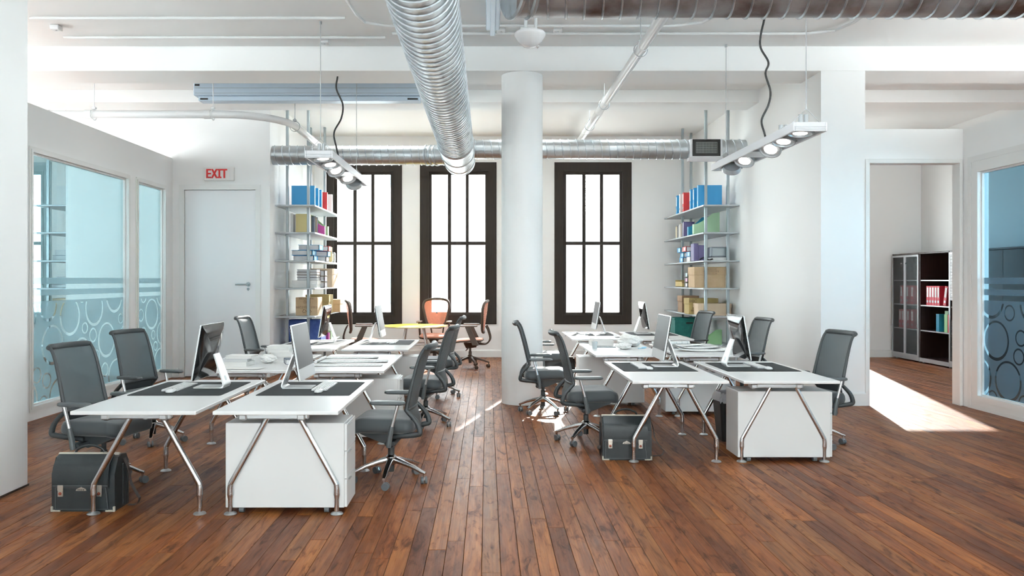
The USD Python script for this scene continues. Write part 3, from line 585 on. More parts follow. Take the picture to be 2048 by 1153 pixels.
# ================================================================== DESKS
TZ = 0.72; DW, DL = 0.805, 1.62
def make_desk(label, loc):
    D = thing('desk', label, 'desk', loc, group='white desks of the two clusters')     # origin: middle of the desk on the floor, long side along y
    part('tabletop', bx(-DW / 2, DW / 2, -DL / 2, DL / 2, TZ - .024, TZ, .003), 'desk_white', D, smooth=False)
    part('under_rail', tube([(0, -.62, TZ - .062), (0, .62, TZ - .062)], .024, 12), 'satin_metal', D)
    for s in (-1, 1):
        y = s * (DL / 2 - .21)
        part('crossbar', cat(bx(-.26, .17, y - .022, y + .022, TZ - .085, TZ - .045, .008)), 'satin_metal', D, smooth=False)
        for xx in (-.285, .10):
            part('clamp_block', cat(bx(xx, xx + .05, y - .05, y + .05, TZ - .083, TZ - .047, .006), bx(xx + .008, xx + .042, y - .03, y + .03, TZ - .092, TZ - .03, .006)), 'satin_metal', D, smooth=False)
        for sx in (-1, 1):
            k = spline([(sx * .10, y, TZ - .06), (sx * .20, y, TZ - .245), (sx * .333, y, .235), (sx * .352, y, .19), (sx * .354, y, .13)], 5)
            lg = part('leg', cat(tube(k, np.interp(np.arange(len(k)), [0, len(k) - 6, len(k) - 1], [.0185, .020, .022]), 12), tube([(sx * .354, y, .135), (sx * .354, y, .10), (sx * .354, y, .02)], [.0225, .0165, .0165], 12)), 'chrome', D)
            part('foot', mv(rev([(.001, 0), (.041, 0), (.043, .004), (.038, .011), (.016, .020), (.012, .028), (.001, .028)], 24), (sx * .354, y, 0)), 'satin_metal', lg)
    for s in (-1, 1):
        for xx in (-.385, .36): part('edge_clip', bx(xx, xx + .022, s * .42 - .03, s * .42 + .03, TZ - .046, TZ - .024, .004), 'rail_metal', D, smooth=False)
    return D
LX, RX = (-2.2675, -1.355), (1.6125, 2.5375)
LY, RY = (5.12, 7.40, 9.65), (6.65, 8.93, 11.35)
DESKS = [(LX[0], LY[0], 'white desk with the briefcase standing under its near end'), (LX[1], LY[0], 'white desk over the nearest pedestal, screen turned to the aisle'),
         (LX[0], LY[1], 'white desk in the left cluster carrying stacks of bound papers'), (LX[1], LY[1], 'white desk in the left cluster carrying three unrolled drawings'),
         (LX[0], LY[2], 'white desk nearest the blue crate shelving'), (LX[1], LY[2], 'white desk nearest the round yellow table'),
         (RX[0], RY[0], 'white desk with the briefcase by its leg, right of the column'), (RX[1], RY[0], 'white desk over the pedestal with the dark bin behind it'),
         (RX[0], RY[1], 'white desk in the right cluster carrying crumpled papers and a tablet'), (RX[1], RY[1], 'white desk in the right cluster carrying curling drawings'),
         (RX[0], RY[2], 'white desk below the window to the right of the column'), (RX[1], RY[2], 'white desk nearest the shelving with the teal crate')]
first = None
for x, y, l in DESKS:
    if first is None: first = make_desk(l, (x, y + DL / 2, 0))
    else: dup(first, (x, y + DL / 2, 0), 0, l)

def make_pedestal(label, loc):
    P = thing('drawer_pedestal', label, 'cabinet', loc, group='white drawer pedestals')   # origin: near left bottom corner
    w, d_, z0, z1 = .81, .34, .04, .606
    part('body', bx(0, w - .018, 0, d_, z0, z1, .003), 'pedestal_white', P, smooth=False)
    zz = [z0 + .002, .232, .418, z1 - .004]
    for a, b in zip(zz, zz[1:]):
        f = part('drawer', bx(w - .017, w, .003, d_ - .003, a + .002, b - .002, .002), 'pedestal_white', P, smooth=False)
        part('handle', bx(w - .002, w + .012, .04, .12, b - .016, b - .008, .002), 'satin_metal', f, smooth=False)
    for xx in (.10, w - .14):
        for yy in (.035, d_ - .06):
            part('caster', cat(tube([(xx - .016, yy, .022), (xx + .016, yy, .022)], .022, 14), cyl((xx, yy, .03), (xx, yy, .042), .012, 8)), 'caster_grey', P)
    return P
pd = make_pedestal('white pedestal with three drawers in front at the left, its broad side to the viewer', (-1.745, 5.34, 0))
for x, y, l in [(-1.655, 7.74, 'white pedestal under the desk with the three drawings'), (-1.655, 9.97, 'white pedestal under the desk nearest the round yellow table'),
                (2.15, 6.855, 'white pedestal with the dark bin behind it'), (1.14, 9.9, 'white pedestal under the desk with the crumpled papers'), (2.06, 9.23, 'white pedestal under the desk with the curling drawings')]:
    dup(pd, (x, y, 0), 0, l)
bn = thing('waste_bin', 'black waste bin with pale liner beside the right pedestal', 'bin', (2.355, 7.82, 0))
part('body', loft([np.column_stack([rr(a, b, .03), np.full(24, z)]) for a, b, z in ((.085, .11, 0), (.115, .145, .38), (.115, .145, .40), (.107, .137, .40), (.08, .10, .01))]), 'bin_black', bn)
part('liner', loft([np.column_stack([rr(a, b, .03) + (0.004 * np.sin(np.arange(24) * 2.1))[:, None], np.full(24, z) + .008 * np.sin(np.arange(24) * 1.7)]) for a, b, z in ((.105, .135, .37), (.119, .149, .385), (.119, .149, .42), (.10, .13, .468), (.095, .125, .45), (.09, .12, .38))]), 'bin_liner', bn)

# ================================================================== WORKSTATION THINGS (facing +x: the sitter is on the +x side)
def mir(m, s): 
    if s > 0: return m
    m = m.copy(); m.vertices[:, 0] *= -1; m.faces = m.faces[:, ::-1]; return m
def make_mat(s, label, loc):
    M_ = thing('desk_mat', label, 'desk mat', loc, group='dark desk mats')
    l = rr(.342, .385, .02)
    part('mat_sheet', loft([np.column_stack([l * k, np.full(len(l), z)]) for k, z in ((1, 0), (1, .0025), (.994, .003))]), 'mat_dark', M_)
    return M_
def make_monitor(s, label, loc):
    M_ = thing('monitor', label, 'monitor', loc, group='slim all-in-one monitors facing one side' if s > 0 else 'slim all-in-one monitors facing the other side')
    tilt = -9.5; W, Hh = .52, .43; c0 = (.066, 0, .075)
    tp = lambda m: mir(mv(m, c0, ry=tilt), s)
    l = rr(W / 2, Hh / 2, .012)
    stand_yz = lambda x, z, k=1.0: np.column_stack([np.full(len(l), x), l[:, 0] * k, l[:, 1] * k + Hh / 2 + z])
    part('panel', tp(loft([stand_yz(.0, 0, .985), stand_yz(-.003, 0), stand_yz(-.012, 0), stand_yz(-.013, 0, .985)])), 'alu_white', M_, smooth=25)
    part('screen', tp(bx(-.001, .0012, -W / 2 + .008, W / 2 - .008, .092, Hh - .008)), 'screen_grey', M_, smooth=False)
    bk = []
    for x, k in ((-.0125, .990), (-.018, .975), (-.032, .82), (-.042, .50), (-.045, .18)): bk.append(stand_yz(x, 0, k) if k > .9 else np.column_stack([np.full(len(l), x), l[:, 0] * k, l[:, 1] * (k * .96) + Hh / 2 + (1 - k) * .012]))
    part('back_shell', tp(loft(bk)), 'monitor_back', M_, smooth=40)
    sb = part('stand', mir(cat(loft([np.column_stack([rr(.115, .095, .012) + [-.005, 0], np.full(24, z)]) for z in (0, .007)]),), s), 'alu_white', M_, smooth=25)
    path = spline([(-.105, 0, .004), (-.122, 0, .018), (-.112, 0, .06), (-.085, 0, .135), (-.058, 0, .215), (-.040, 0, .262)], 6)
    nrm = np.gradient(path, axis=0); nrm /= np.linalg.norm(nrm, axis=1, keepdims=True); nrm = np.stack([nrm[:, 2], 0 * nrm[:, 0], -nrm[:, 0]], 1)
    wd = np.interp(np.linspace(0, 1, len(path)), [0, .25, 1], [.095, .088, .06])
    blade = loft([np.array([p + n_ * .005 + [0, w_, 0], p + n_ * .005 - [0, w_, 0], p - n_ * .005 - [0, w_, 0], p - n_ * .005 + [0, w_, 0]]) for p, n_, w_ in zip(path, nrm, wd)])
    nk = part('stand_neck', mir(blade, s), 'alu_white', M_, smooth=30)
    i = len(path) // 2 - 2; pc, nv_ = path[i], nrm[i]; ang = math.degrees(math.atan2(nv_[2], nv_[0]))
    oval = mv(ext(affinity.scale(Point(0, 0).buffer(.02, 10), 1, 1.0), .012), (0, 0, -.006), 0); oval = mv(oval, tuple(pc), ry=90 - ang)
    part('cable_hole', mir(oval, s), 'rail_metal', nk, smooth=False)
    return M_
def make_keyboard(s, label, loc):
    K = thing('keyboard', label, 'keyboard', loc, group='flat white keyboards')
    part('body', hull([(x, y, z) for y in (-.22, .22) for x, z in ((-.058, 0), (.058, 0), (.058, .006), (-.058, .012))]), 'alu_white', K, smooth=False)
    ks = []
    for r in range(6):
        for c in range(18):
            if c in (14,): continue
            x, y = -.046 + r * .0184, -.203 + c * .0239; z = .0092 - (x) * .052
            ks.append(bx(x - .0078, x + .0078, y - .0105, y + .0105, z - .001, z + .0025))
    part('keys', cat(ks), 'key_white', K, smooth=False, kind='stuff')
    return K
def make_mouse(s, label, loc):
    m_ = thing('mouse', label, 'mouse', loc, group='small white mice')
    l = rr(.029, .054, .028)
    part('shell', loft([np.column_stack([l * k, np.full(len(l), z)]) for k, z in ((.92, 0), (1, .006), (.96, .014), (.80, .021), (.5, .025), (.15, .027))]), 'alu_white', m_, smooth=60)
    part('scroll_ball', mv(trimesh.creation.icosphere(1, .004), (0, .032, .0245)), 'rail_metal', m_)
    return m_
WS = [(LX[1], LY[0], 1, 'over the nearest pedestal'), (LX[0], LY[0], -1, 'on the leftmost front desk'), (LX[0], LY[2], -1, 'on the desk nearest the blue crate shelving'), (LX[1], LY[2], 1, 'on the desk nearest the round yellow table'),
      (RX[0], RY[0], -1, 'on the front desk right of the column'), (RX[1], RY[0], 1, 'above the pedestal with the bin'), (RX[0], RY[2], -1, 'below the window right of the column'), (RX[1], RY[2], 1, 'on the desk nearest the teal crate')]
MON = {0: 'white rimmed monitor showing its grey screen', 1: 'monitor showing its glossy black back', 2: 'small monitor showing its black back', 3: 'small monitor turned to the aisle', 4: 'monitor showing its pale screen and white chin', 5: 'monitor showing its glossy dark back and white stand', 6: 'small monitor seen edge-on with its grey screen', 7: 'small monitor showing its dark back'}
protos = {}
def put(key, fn, s, label, loc):
    if (key, s) in protos: dup(protos[(key, s)], loc, 0, label)
    else: protos[(key, s)] = fn(s, label, loc)
for i, (x, y, s, w) in enumerate(WS):
    put('mat', make_mat, 1, 'dark desk mat ' + w, (x + s * .012, y + 1.075, TZ))
    put('mon', make_monitor, s, MON[i] + ' ' + w, (x - s * .105, y + 1.13 + (.02 if i % 2 else 0), TZ + .003))
    put('key', make_keyboard, 1, 'thin white keyboard ' + w, (x + s * .085, y + 1.15, TZ + .003)) if s > 0 else put('key', make_keyboard, -1, 'thin white keyboard ' + w, (x + s * .125, y + 1.12, TZ + .003))
    put('mou', make_mouse, 1, 'small white mouse ' + w, (x + s * .10 + (0 if s > 0 else .01), y + .845, TZ + .003))

# ================================================================== CHAIRS (facing +x, origin on the floor under the gas column)
def five_star(C, r, leg_mat, caster_mat, col_mat, a0=18, part=part):
    part('gas_column', tube([(0, 0, .075), (0, 0, .26), (0, 0, .265), (0, 0, .34)], [.025, .026, .018, .018], 14), col_mat, C)
    part('hub', rev([(.026, .125), (.036, .130), (.045, .155), (.042, .190), (.03, .204), (.001, .206)], 20), leg_mat, C)
    for k in range(5):
        t = math.radians(a0 + 72 * k); c, s = math.cos(t), math.sin(t)
        sec = [(.02, .168, .025, .022), (.10, .150, .022, .019), (.20, .120, .018, .016), (r - .02, .092, .0155, .013), (r + .014, .083, .012, .009)]
        lp = []
        for q, z, hw, hh in sec:
            l = rr(hw, hh, min(hw, hh) * .6, 3); lp.append(np.stack([q * c - l[:, 0] * s, q * s + l[:, 0] * c, z + l[:, 1]], 1))
        part('base_leg', loft(lp), leg_mat, C)
        u = math.radians(a0 + 72 * k + 50 + 37 * k); dx, dy = math.cos(u), math.sin(u); px, py = r * c, r * s
        w = []
        for sd in (-1, 1):
            ox, oy = px + .012 * dx - sd * .014 * dy, py + .012 * dy + sd * .014 * dx
            w.append(tube([(ox + sd * .009 * dy, oy - sd * .009 * dx, .028), (ox - sd * .009 * dy, oy + sd * .009 * dx, .028)], .028, 16))
        cs = part('caster', cat(w), caster_mat, C)
        part('stem', cat(cyl((px, py, .030), (px, py, .080), .009, 8), mv(hull([(x, y, z) for y in (-.006, .006) for x, z in ((-.012, .05), (.03, .05), (.038, .03), (-.012, .03))]), (px, py, 0), math.degrees(u))), leg_mat, cs)
def back_surface(bot, top, wb, wt, bulge=.030, lean=None):
    ctl = spline([(bot[0], bot[1]), (bot[0] - .032, bot[1] + .14), (bot[0] - .066, bot[1] + .28), (top[0] + .034, top[1] - .055), top], 8)
    d_ = np.concatenate([[0], np.cumsum(np.linalg.norm(np.diff(ctl, axis=0), axis=1))]); d_ /= d_[-1]
    def S(u, t):           # u across -1..1, t up 0..1
        x, z = np.interp(t, d_, ctl[:, 0]), np.interp(t, d_, ctl[:, 1]); w = wb + (wt - wb) * t
        return np.array([x + bulge * u * u, u * w, z])
    return S
def make_task_chair(label, loc, rz):
    C = thing('office_chair', label, 'chair', loc, rz, group='grey mesh office chairs at the desks')
    five_star(C, .285, 'chrome', 'caster_grey', 'chair_shell')
    sl = []
    for z, k, cr in ((.405, .72, .05), (.412, .90, .06), (.430, .985, .07), (.455, 1.0, .07), (.488, .99, .07), (.505, .95, .065), (.514, .86, .06), (.516, .6, .05), (.512, .25, .03)):
        l = rr(.245 * k, .245 * k, cr, 7); zz = np.full(len(l), z) - .028 * np.clip((l[:, 0] - .12) / .125, 0, 1) ** 2 - .010 * np.clip(-l[:, 0] / .24, 0, 1) + .010 * (l[:, 1] / .24) ** 2 * (z > .5)
        sl.append(np.column_stack([l[:, 0] + .035, l[:, 1], zz]))
    part('seat', loft(sl), 'chair_seat', C, smooth=60)
    pan = Polygon([(.25, .418), (.20, .385), (.05, .325), (-.02, .305), (-.06, .315), (-.08, .36), (-.19, .392), (-.19, .412), (.0, .405)])
    part('seat_pan', mv(prof_y(pan, -.15, .15)), 'chair_shell', C, smooth=30)
    part('tilt_bar', bx(-.085, .0, -.275, .275, .322, .356, .012), 'chair_shell', C, smooth=False)
    S = back_surface((-.185, .585), (-.325, 1.050), .225, .212)
    part('back_mesh', sheet(lambda a, b: S((a * 2 - 1) * .96, b), 13, 15, .005), 'chair_mesh', C, smooth=60)
    edge = [S(-1, t) for t in np.linspace(0, 1, 14)]
    for sd in (-1, 1):
        g = [S(sd, t) for t in np.linspace(0, 1, 14)]
        low = spline([(-.02, sd * .19, .375), (-.14, sd * .215, .392), (-.235, sd * .228, .405), (-.262, sd * .232, .425), (-.235, sd * .232, .50), tuple(S(sd, 0))], 6)
        part('back_post', tube(np.vstack([low, g[1:]]), np.interp(np.arange(len(low) + 13), [0, 6, 18, len(low), len(low) + 12], [.017, .020, .022, .016, .012]), 10), 'chair_shell', C, smooth=60)
    roll = [S(u, 1) + np.array([-.012, 0, .004]) for u in np.linspace(-1.06, 1.06, 15)]
    part('top_roll', tube(roll, [.015] + [.026] * 13 + [.015], 12), 'chair_shell', C, smooth=60)
    part('lower_rail', tube([S(u, 0) for u in np.linspace(-1, 1, 9)], .014, 10), 'chair_shell', C, smooth=60)
    part('lumbar_panel', sheet(lambda a, b: S((a * 2 - 1) * .80, 0) + (1 - b) * np.array([-.035, 0, -.155]), 7, 4, .008), 'chair_shell', C, smooth=60)
    for sd in (-1, 1):
        part('arm_sleeve', tube([(-.035, sd * .285, .318), (-.045, sd * .287, .40), (-.062, sd * .290, .475)], [.019, .021, .018], 10, flat=1.0), 'chair_arm', C)
        part('arm_blade', tube([(-.055, sd * .289, .45), (-.105, sd * .292, .636)], .0125, 10), 'satin_metal', C)
        l = rr(.135, .034, .03, 5)
        part('arm_pad', loft([np.column_stack([l[:, 0] * k - .025, l[:, 1] * k + sd * .285, np.full(len(l), z)]) for z, k in ((.634, .88), (.640, 1), (.652, 1), (.660, .95), (.663, .8))]), 'chair_arm', C, smooth=50)
    return C
CH = [(-2.93, 6.12, -13, 'grey mesh office chair behind the briefcase at the front left desk'), (-3.22, 7.72, -18, 'grey mesh office chair in front of the narrow teal glass panel'), (-2.98, 10.7, -6, 'grey mesh office chair standing before the exit door'),
      (-.745, 6.22, 176, 'grey mesh office chair in the aisle at the nearest pedestal'), (-.66, 8.62, 172, 'grey mesh office chair in the aisle at the desk with three drawings'), (-.64, 10.75, 176, 'grey mesh office chair at the desk nearest the yellow table'),
      (.955, 7.72, 3, 'grey mesh office chair beside the briefcase right of the column'), (.66, 9.42, -4, 'grey mesh office chair right in front of the round column, in a sun patch'), (.84, 11.55, 0, 'grey mesh office chair mostly hidden by the round column'),
      (3.10, 7.62, 192, 'grey mesh office chair before the white pier, at the pedestal with the bin'), (3.25, 10.2, 190, 'grey mesh office chair behind the monitor with the glossy dark back, right of it'), (3.12, 12.35, 196, 'grey mesh office chair in front of the teal crate')]
cp = None
for x, y, rz, l in CH:
    if cp is None: cp = make_task_chair(l, (x, y, 0), rz)
    else: dup(cp, (x, y, 0), rz, l)

def make_orange_chair(label, loc, rz):
    def part(n, m, *a, **k): m = m.copy(); m.apply_scale(1.10); return PART(n, m, *a, **k)
    C = thing('meeting_chair', label, 'chair', loc, rz, group='orange mesh chairs at the round table')
    five_star(C, .30, 'bronze', 'bronze', 'bronze', 40, part)
    out = np.array([(0, -.03), (.10, -.02), (.165, .06), (.215, .24), (.235, .36), (.20, .445), (.10, .475), (0, .48)])
    half = spline(np.column_stack([out, np.zeros(len(out))]), 5)[:, :2]
    loop = np.vstack([half, (half * [-1, 1])[::-1][1:-1]])
    def B(y, z): return np.array([-.225 - .16 * max(z, 0) + .05 * (y / .22) ** 2 + .05 * (z - .15) ** 2 * 2, y, .60 + z])
    part('back_frame', tube(np.array([B(*p) for p in np.vstack([loop, loop[:1]])]), .021, 8, up=(1, 0, 0)), 'bronze', C, smooth=60)
    n = len(loop); rings = [[B(*(loop[i] * k + np.array([0, .24]) * (1 - k))) for i in range(n)] for k in (1, .7, .4, .08)]
    front = loft([np.array(r) for r in rings], cap=False); v = front.vertices; bk = front.copy(); bk.vertices = v - [.004, 0, 0]; bk.faces = bk.faces[:, ::-1]
    part('back_mesh', cat(front, bk), 'orange_mesh', C, smooth=60)
    for sd in (-1, 1): part('back_stay', tube(spline([(-.10, sd * .07, .385), (-.26, sd * .08, .39), (-.325, sd * .10, .47), (-.30, sd * .12, .60), (-.262, sd * .13, .68)], 6), .013, 8), 'bronze', C, smooth=60)
    sl = []
    for z, k in ((.425, .8), (.432, .97), (.445, 1), (.458, .97), (.463, .85), (.462, .4)):
        l = rr(.235 * k, .235 * k, .12 * k, 7); sl.append(np.column_stack([l[:, 0] + .03, l[:, 1], np.full(len(l), z) - .03 * np.clip((l[:, 0] - .08) / .15, 0, 1) ** 2 + .012 * (l[:, 0] < -.1)]))
    part('seat', loft(sl), 'orange_fabric', C, smooth=60)
    part('seat_rim', tube(np.vstack([sl[2], sl[2][:1]]) - [0, 0, .012], .012, 6), 'bronze', C, smooth=60)
    part('mechanism', hull([(x, y, z) for x, z, w in ((.10, .40, .09), (-.12, .40, .09), (-.10, .33, .05), (.06, .31, .05)) for y in (-w, w)]), 'bronze', C, smooth=False)
    part('lever', tube([(.02, 0, .34), (.03, .16, .31), (.05, .20, .29)], .008, 6), 'bronze', C)
    for sd in (-1, 1):
        part('arm_support', hull([(x, sd * .265 + w, z) for w in (-.011, .011) for x, z in ((-.16, .38), (-.06, .38), (.06, .675), (-.02, .675))]), 'bronze', C, smooth=False)
        part('arm_joint', bx(-.15, -.06, min(sd * .05, sd * .27), max(sd * .05, sd * .27), .375, .40, .006), 'bronze', C, smooth=False)
        l = rr(.14, .036, .034, 5); part('arm_pad', loft([np.column_stack([l[:, 0] * k - .0, l[:, 1] * k + sd * .265, np.full(len(l), z)]) for z, k in ((.672, .9), (.678, 1), (.692, 1), (.698, .9))]), 'bronze_arm', C, smooth=50)
    return C
oc = make_orange_chair('orange mesh chair left of the round yellow table, side on', (-2.20, 14.3, 0), 8)
dup(oc, (-1.02, 15.45, 0), -96, 'orange mesh chair behind the round yellow table, facing the viewer')
dup(oc, (-.30, 14.25, 0), 176, 'orange mesh chair right of the round yellow table')
rt = thing('round_table', 'round yellow meeting table before the middle window', 'table', (-1.33, 14.75, 0))
part('tabletop', rev([(.001, .698), (.58, .698), (.60, .704), (.60, .714), (.59, .72), (.001, .72)], 64), 'table_yellow', rt)
part('edge_band', rev([(.601, .702), (.603, .706), (.603, .713), (.601, .716), (.599, .71)], 64), 'table_edge', rt)
part('seam', bx(-.60, .60, -.0015, .0015, .7198, .7206), 'table_edge', rt, smooth=False)
for k in range(4):
    t = math.radians(45 + 90 * k); c, s = math.cos(t), math.sin(t)
    lg = part('leg', tube([(.22 * c, .22 * s, .70), (.40 * c, .40 * s, .012)], .014, 10), 'satin_metal', rt); part('foot', mv(rev([(.001, 0), (.026, 0), (.026, .008), (.001, .014)], 16), (.40 * c, .40 * s, 0)), 'satin_metal', lg)
part('stretcher', tube([(.30 * math.cos(t), .30 * math.sin(t), .38) for t in np.linspace(0, 2 * math.pi, 33)], .008, 8), 'satin_metal', rt)

# ================================================================== BRIEFCASES
def make_briefcase(label, loc, rz, strap):
    B = thing('briefcase', label, 'briefcase', loc, rz, group='dark leather briefcases on the floor')       # front faces -y; origin at the middle of the base
    w, d_, h = .212, .095, .362
    prof = Polygon([(-d_ - .005, .0), (d_, .0), (d_ + .004, .30), (d_ - .03, h - .01), (.0, h), (-.05, h - .012), (-d_ - .006, .25)])
    part('body', prof_x(prof.buffer(.006), -w, w), 'leather', B, smooth=25)
    for k, yy in enumerate((.02, .055, .09)):
        for sd in (-1, 1): part('side_fold', bx(sd * w - .006, sd * w + .006, yy - .012, yy + .008, .012, .30, .005), 'leather_dark', B, smooth=False)
    fl_ = spline([(-.035, h + .010, 0), (-.075, h - .02, 0), (-.112, .30, 0), (-.122, .22, 0), (-.121, .165, 0)], 6)[:, :2]
    ring = np.vstack([fl_, fl_[::-1] + [[.006, -.002]]])
    part('flap', prof_x(Polygon(ring), -w + .012, w - .035), 'leather', B, smooth=40)
    part('flap_seam', bx(-w + .016, w - .04, -.1265, -.1235, .176, .179), 'stitch', B, smooth=False)
    pk = Polygon([(-w + .03, .02), (w - .045, .02), (w - .06, .16), (-w + .03, .16)])
    part('front_pocket', prof_y(pk.buffer(.008), -.114, -.10), 'leather', B, smooth=25)
    part('pocket_seam', prof_y(pk.buffer(.003).difference(pk.buffer(.0015)), -.1155, -.1135), 'stitch', B, smooth=False)
    part('top_bar', tube([(-w + .002, -.01, h + .006), (w - .01, -.01, h + .006)], .013, 10), 'leather_edge', B)
    part('handle', tube(spline([(-.10, -.01, h + .012), (-.085, -.01, h + .040), (-.03, -.01, h + .062), (.03, -.01, h + .062), (.085, -.01, h + .040), (.10, -.01, h + .012)], 6), .009, 8), 'leather_dark', B)
    for sx in (-.10, .10): part('handle_ring', bx(sx - .012, sx + .012, -.02, .0, h + .006, h + .022, .004), 'pale_metal', B, smooth=False)
    for sx in (-.145, .115):
        lk = part('clasp', cat(bx(sx - .019, sx + .019, -.1275, -.122, .145, .182, .002), bx(sx - .017, sx + .017, -.1275, -.1135, .105, .146, .002)), 'pale_metal', B, smooth=False)
        part('clasp_button', mv(rev([(.001, 0), (.011, 0), (.009, .005), (.001, .006)], 14), (sx, -.127, .126), rx=90), 'brass_red', lk)
    bd = ext(Polygon([(-.035, 0), (.035, 0), (.03, .012), (.012, .02), (0, .026), (-.012, .02), (-.03, .012)]), .004)
    pl = part('badge', mv(bd, (-.005, -.123, .145), rx=90), 'pale_metal', B, smooth=False)
    for q in (-.018, -.006, .006, .018): part('badge_mark', bx(-.005 + q - .0035, -.005 + q + .0035, -.1285, -.1268, .149, .155), 'leather_dark', pl, smooth=False)
    for sd in (-1, 1):
        part('corner_guard', cat(bx(min(sd * w, sd * (w - .06)), max(sd * w, sd * (w - .06)), -.117, -.10, 0, .012, .003), bx(min(sd * (w + .004), sd * (w - .010)), max(sd * (w + .004), sd * (w - .010)), -.117, -.10, 0, .036, .003)), 'leather_edge', B, smooth=False)
    if strap:
        pts = spline([(w + .006, .02, h - .03), (w + .035, .03, .25), (w + .05, .02, .17), (w + .10, .01, .085), (w + .12, .0, .06), (w + .10, .0, .022), (w + .03, .02, .010)], 8)
        part('shoulder_strap', loft([np.array([p + [0, .016, 0], p + [.004, .016, .003], p + [.004, -.016, .003], p + [0, -.016, 0]]) for p in pts]), 'strap_brown', B, smooth=40)
        part('strap_bulge', mv(trimesh.creation.icosphere(2, .022), (-w - .012, .0, .085)), 'strap_brown', B)
    return B
bc = make_briefcase('dark leather briefcase standing under the near end of the leftmost front desk', (-2.72, 5.495, 0), 0, True)
dup(bc, (1.215, 7.03, 0), -2, 'dark leather briefcase by the desk leg in front of the right cluster')
dup(bc, (1.13, 12.3, 0), 4, 'dark leather briefcase far back on the floor behind the chairs near the column')

# ================================================================== SHELVING AND WHAT STANDS ON IT
SZ = (0.474, 0.965, 1.428, 1.882, 2.345, 2.795)           # tops of the six boards
def make_shelving(label, xw, s, y0, y1, width, posts):
    """s = +1: boards reach from the wall at xw towards +x"""
    U = thing('shelving_unit', label, 'shelving', (0, 0, 0))
    x0, x1 = sorted((xw + s * .004, xw + s * width))
    for z in SZ: part('shelf', bx(x0, x1, y0, y1, z - .026, z, .004), 'shelf_board', U, smooth=False)
    for (xx, yy) in posts: part('post', bx(xx - .022, xx + .022, yy - .022, yy + .022, 0.0, H - .002, .003), 'rail_metal', U, smooth=False)
    return U
make_shelving('grey post shelving left of the windows with blue binders on top', -3.478, 1, 13.1, 15.35, .66, [(-3.33, 13.35), (-2.98, 13.35), (-3.35, 15.2), (-3.08, 15.2)])
make_shelving('grey post shelving right of the windows with blue binders on top', 4.142, -1, 13.1, 16.0, .60, [(4.02, 13.35), (3.65, 13.35), (4.015, 15.75), (3.74, 15.3)])
make_shelving('shelving seen through the teal glass', -6.87, -1, 13.1, 16.0, .56, [(-7.0, 13.35), (-7.32, 13.35), (-7.0, 15.7), (-7.32, 15.7)])

def binder(label, mat_, loc, w=.075, h=.345, d_=.36, s=1, rz=0, group=None, lab='label_white', rot=None, hole=True):
    """a lever arch file standing on its lower edge; the spine faces s*x, w is its thickness along y"""
    B = thing('binder', label, 'binder', loc, rz, group=group, rot=rot)
    part('cover', cat(bx(-d_, 0, 0, .004, 0, h), bx(-d_, 0, w - .004, w, 0, h), bx(-.005, 0, .001, w - .001, 0, h)) if s > 0 else cat(bx(0, d_, 0, .004, 0, h), bx(0, d_, w - .004, w, 0, h), bx(0, .005, .001, w - .001, 0, h)), mat_, B, smooth=False)
    part('pages', bx(-d_ + .012, -.02, .006, w - .006, .012, h - .014) if s > 0 else bx(.02, d_ - .012, .006, w - .006, .012, h - .014), 'paper', B, smooth=False)
    if lab: part('spine_label', bx(-.001, .0015, w * .18, w * .82, h * .42, h * .92) if s > 0 else bx(-.0015, .001, w * .18, w * .82, h * .42, h * .92), lab, B, smooth=False)
    if hole: part('finger_ring', mv(rev([(w * .16, -.001), (w * .30, -.001), (w * .30, .002), (w * .16, .002)], 14), (s * .0005, w / 2, h * .2), ry=90 * s), 'rail_metal', B)
    return B
def box_file(label, mat_, loc, L=.36, W=.27, h=.085, s=1, rz=0, group=None, lab='label_white'):
    """a lever arch file lying flat, spine towards s*x"""
    B = thing('box_file', label, 'file', loc, rz, group=group); x0, x1 = (-L, 0) if s > 0 else (0, L)
    part('cover', cat(bx(x0, x1, 0, W, 0, .005), bx(x0, x1, 0, W, h - .005, h), bx(-.005, 0, 0, W, .001, h - .001) if s > 0 else bx(0, .005, 0, W, .001, h - .001)), mat_, B, smooth=False)
    part('pages', bx(x0 + .012, x1 - .02, .006, W - .01, .008, h - .008) if s > 0 else bx(x0 + .02, x1 - .012, .006, W - .01, .008, h - .008), 'page_grey', B, smooth=False)
    part('spine_label', bx(-.001, .002, W * .12, W * .6, h * .16, h * .84) if s > 0 else bx(-.002, .001, W * .12, W * .6, h * .16, h * .84), lab, B, smooth=False)
    return B
def book(label, mat_, loc, L, W, h, lie=True, rz=0, group=None):
    """lying: spine on -y, L along x, W along y; standing: thickness h along y, L deep, W tall"""
    B = thing('book', label, 'book', loc, rz, group=group); c = .004
    if lie:
        part('cover', cat(bx(-L / 2, L / 2, 0, W, 0, c), bx(-L / 2, L / 2, 0, W, h - c, h), bx(-L / 2, L / 2, W - c, W, .001, h - .001)), mat_, B, smooth=False)
        part('pages', bx(-L / 2 + .006, L / 2 - .006, .006, W - .004, c, h - c), 'page_grey' if mat_ != 'paper' else 'paper', B, smooth=False)
    else:
        part('cover', cat(bx(-L / 2, L / 2, 0, c, 0, W), bx(-L / 2, L / 2, h - c, h, 0, W)), mat_, B, smooth=False)
        part('pages', bx(-L / 2 + .005, L / 2 - .005, c, h - c, .005, W - .006), 'paper', B, smooth=False)
    return B
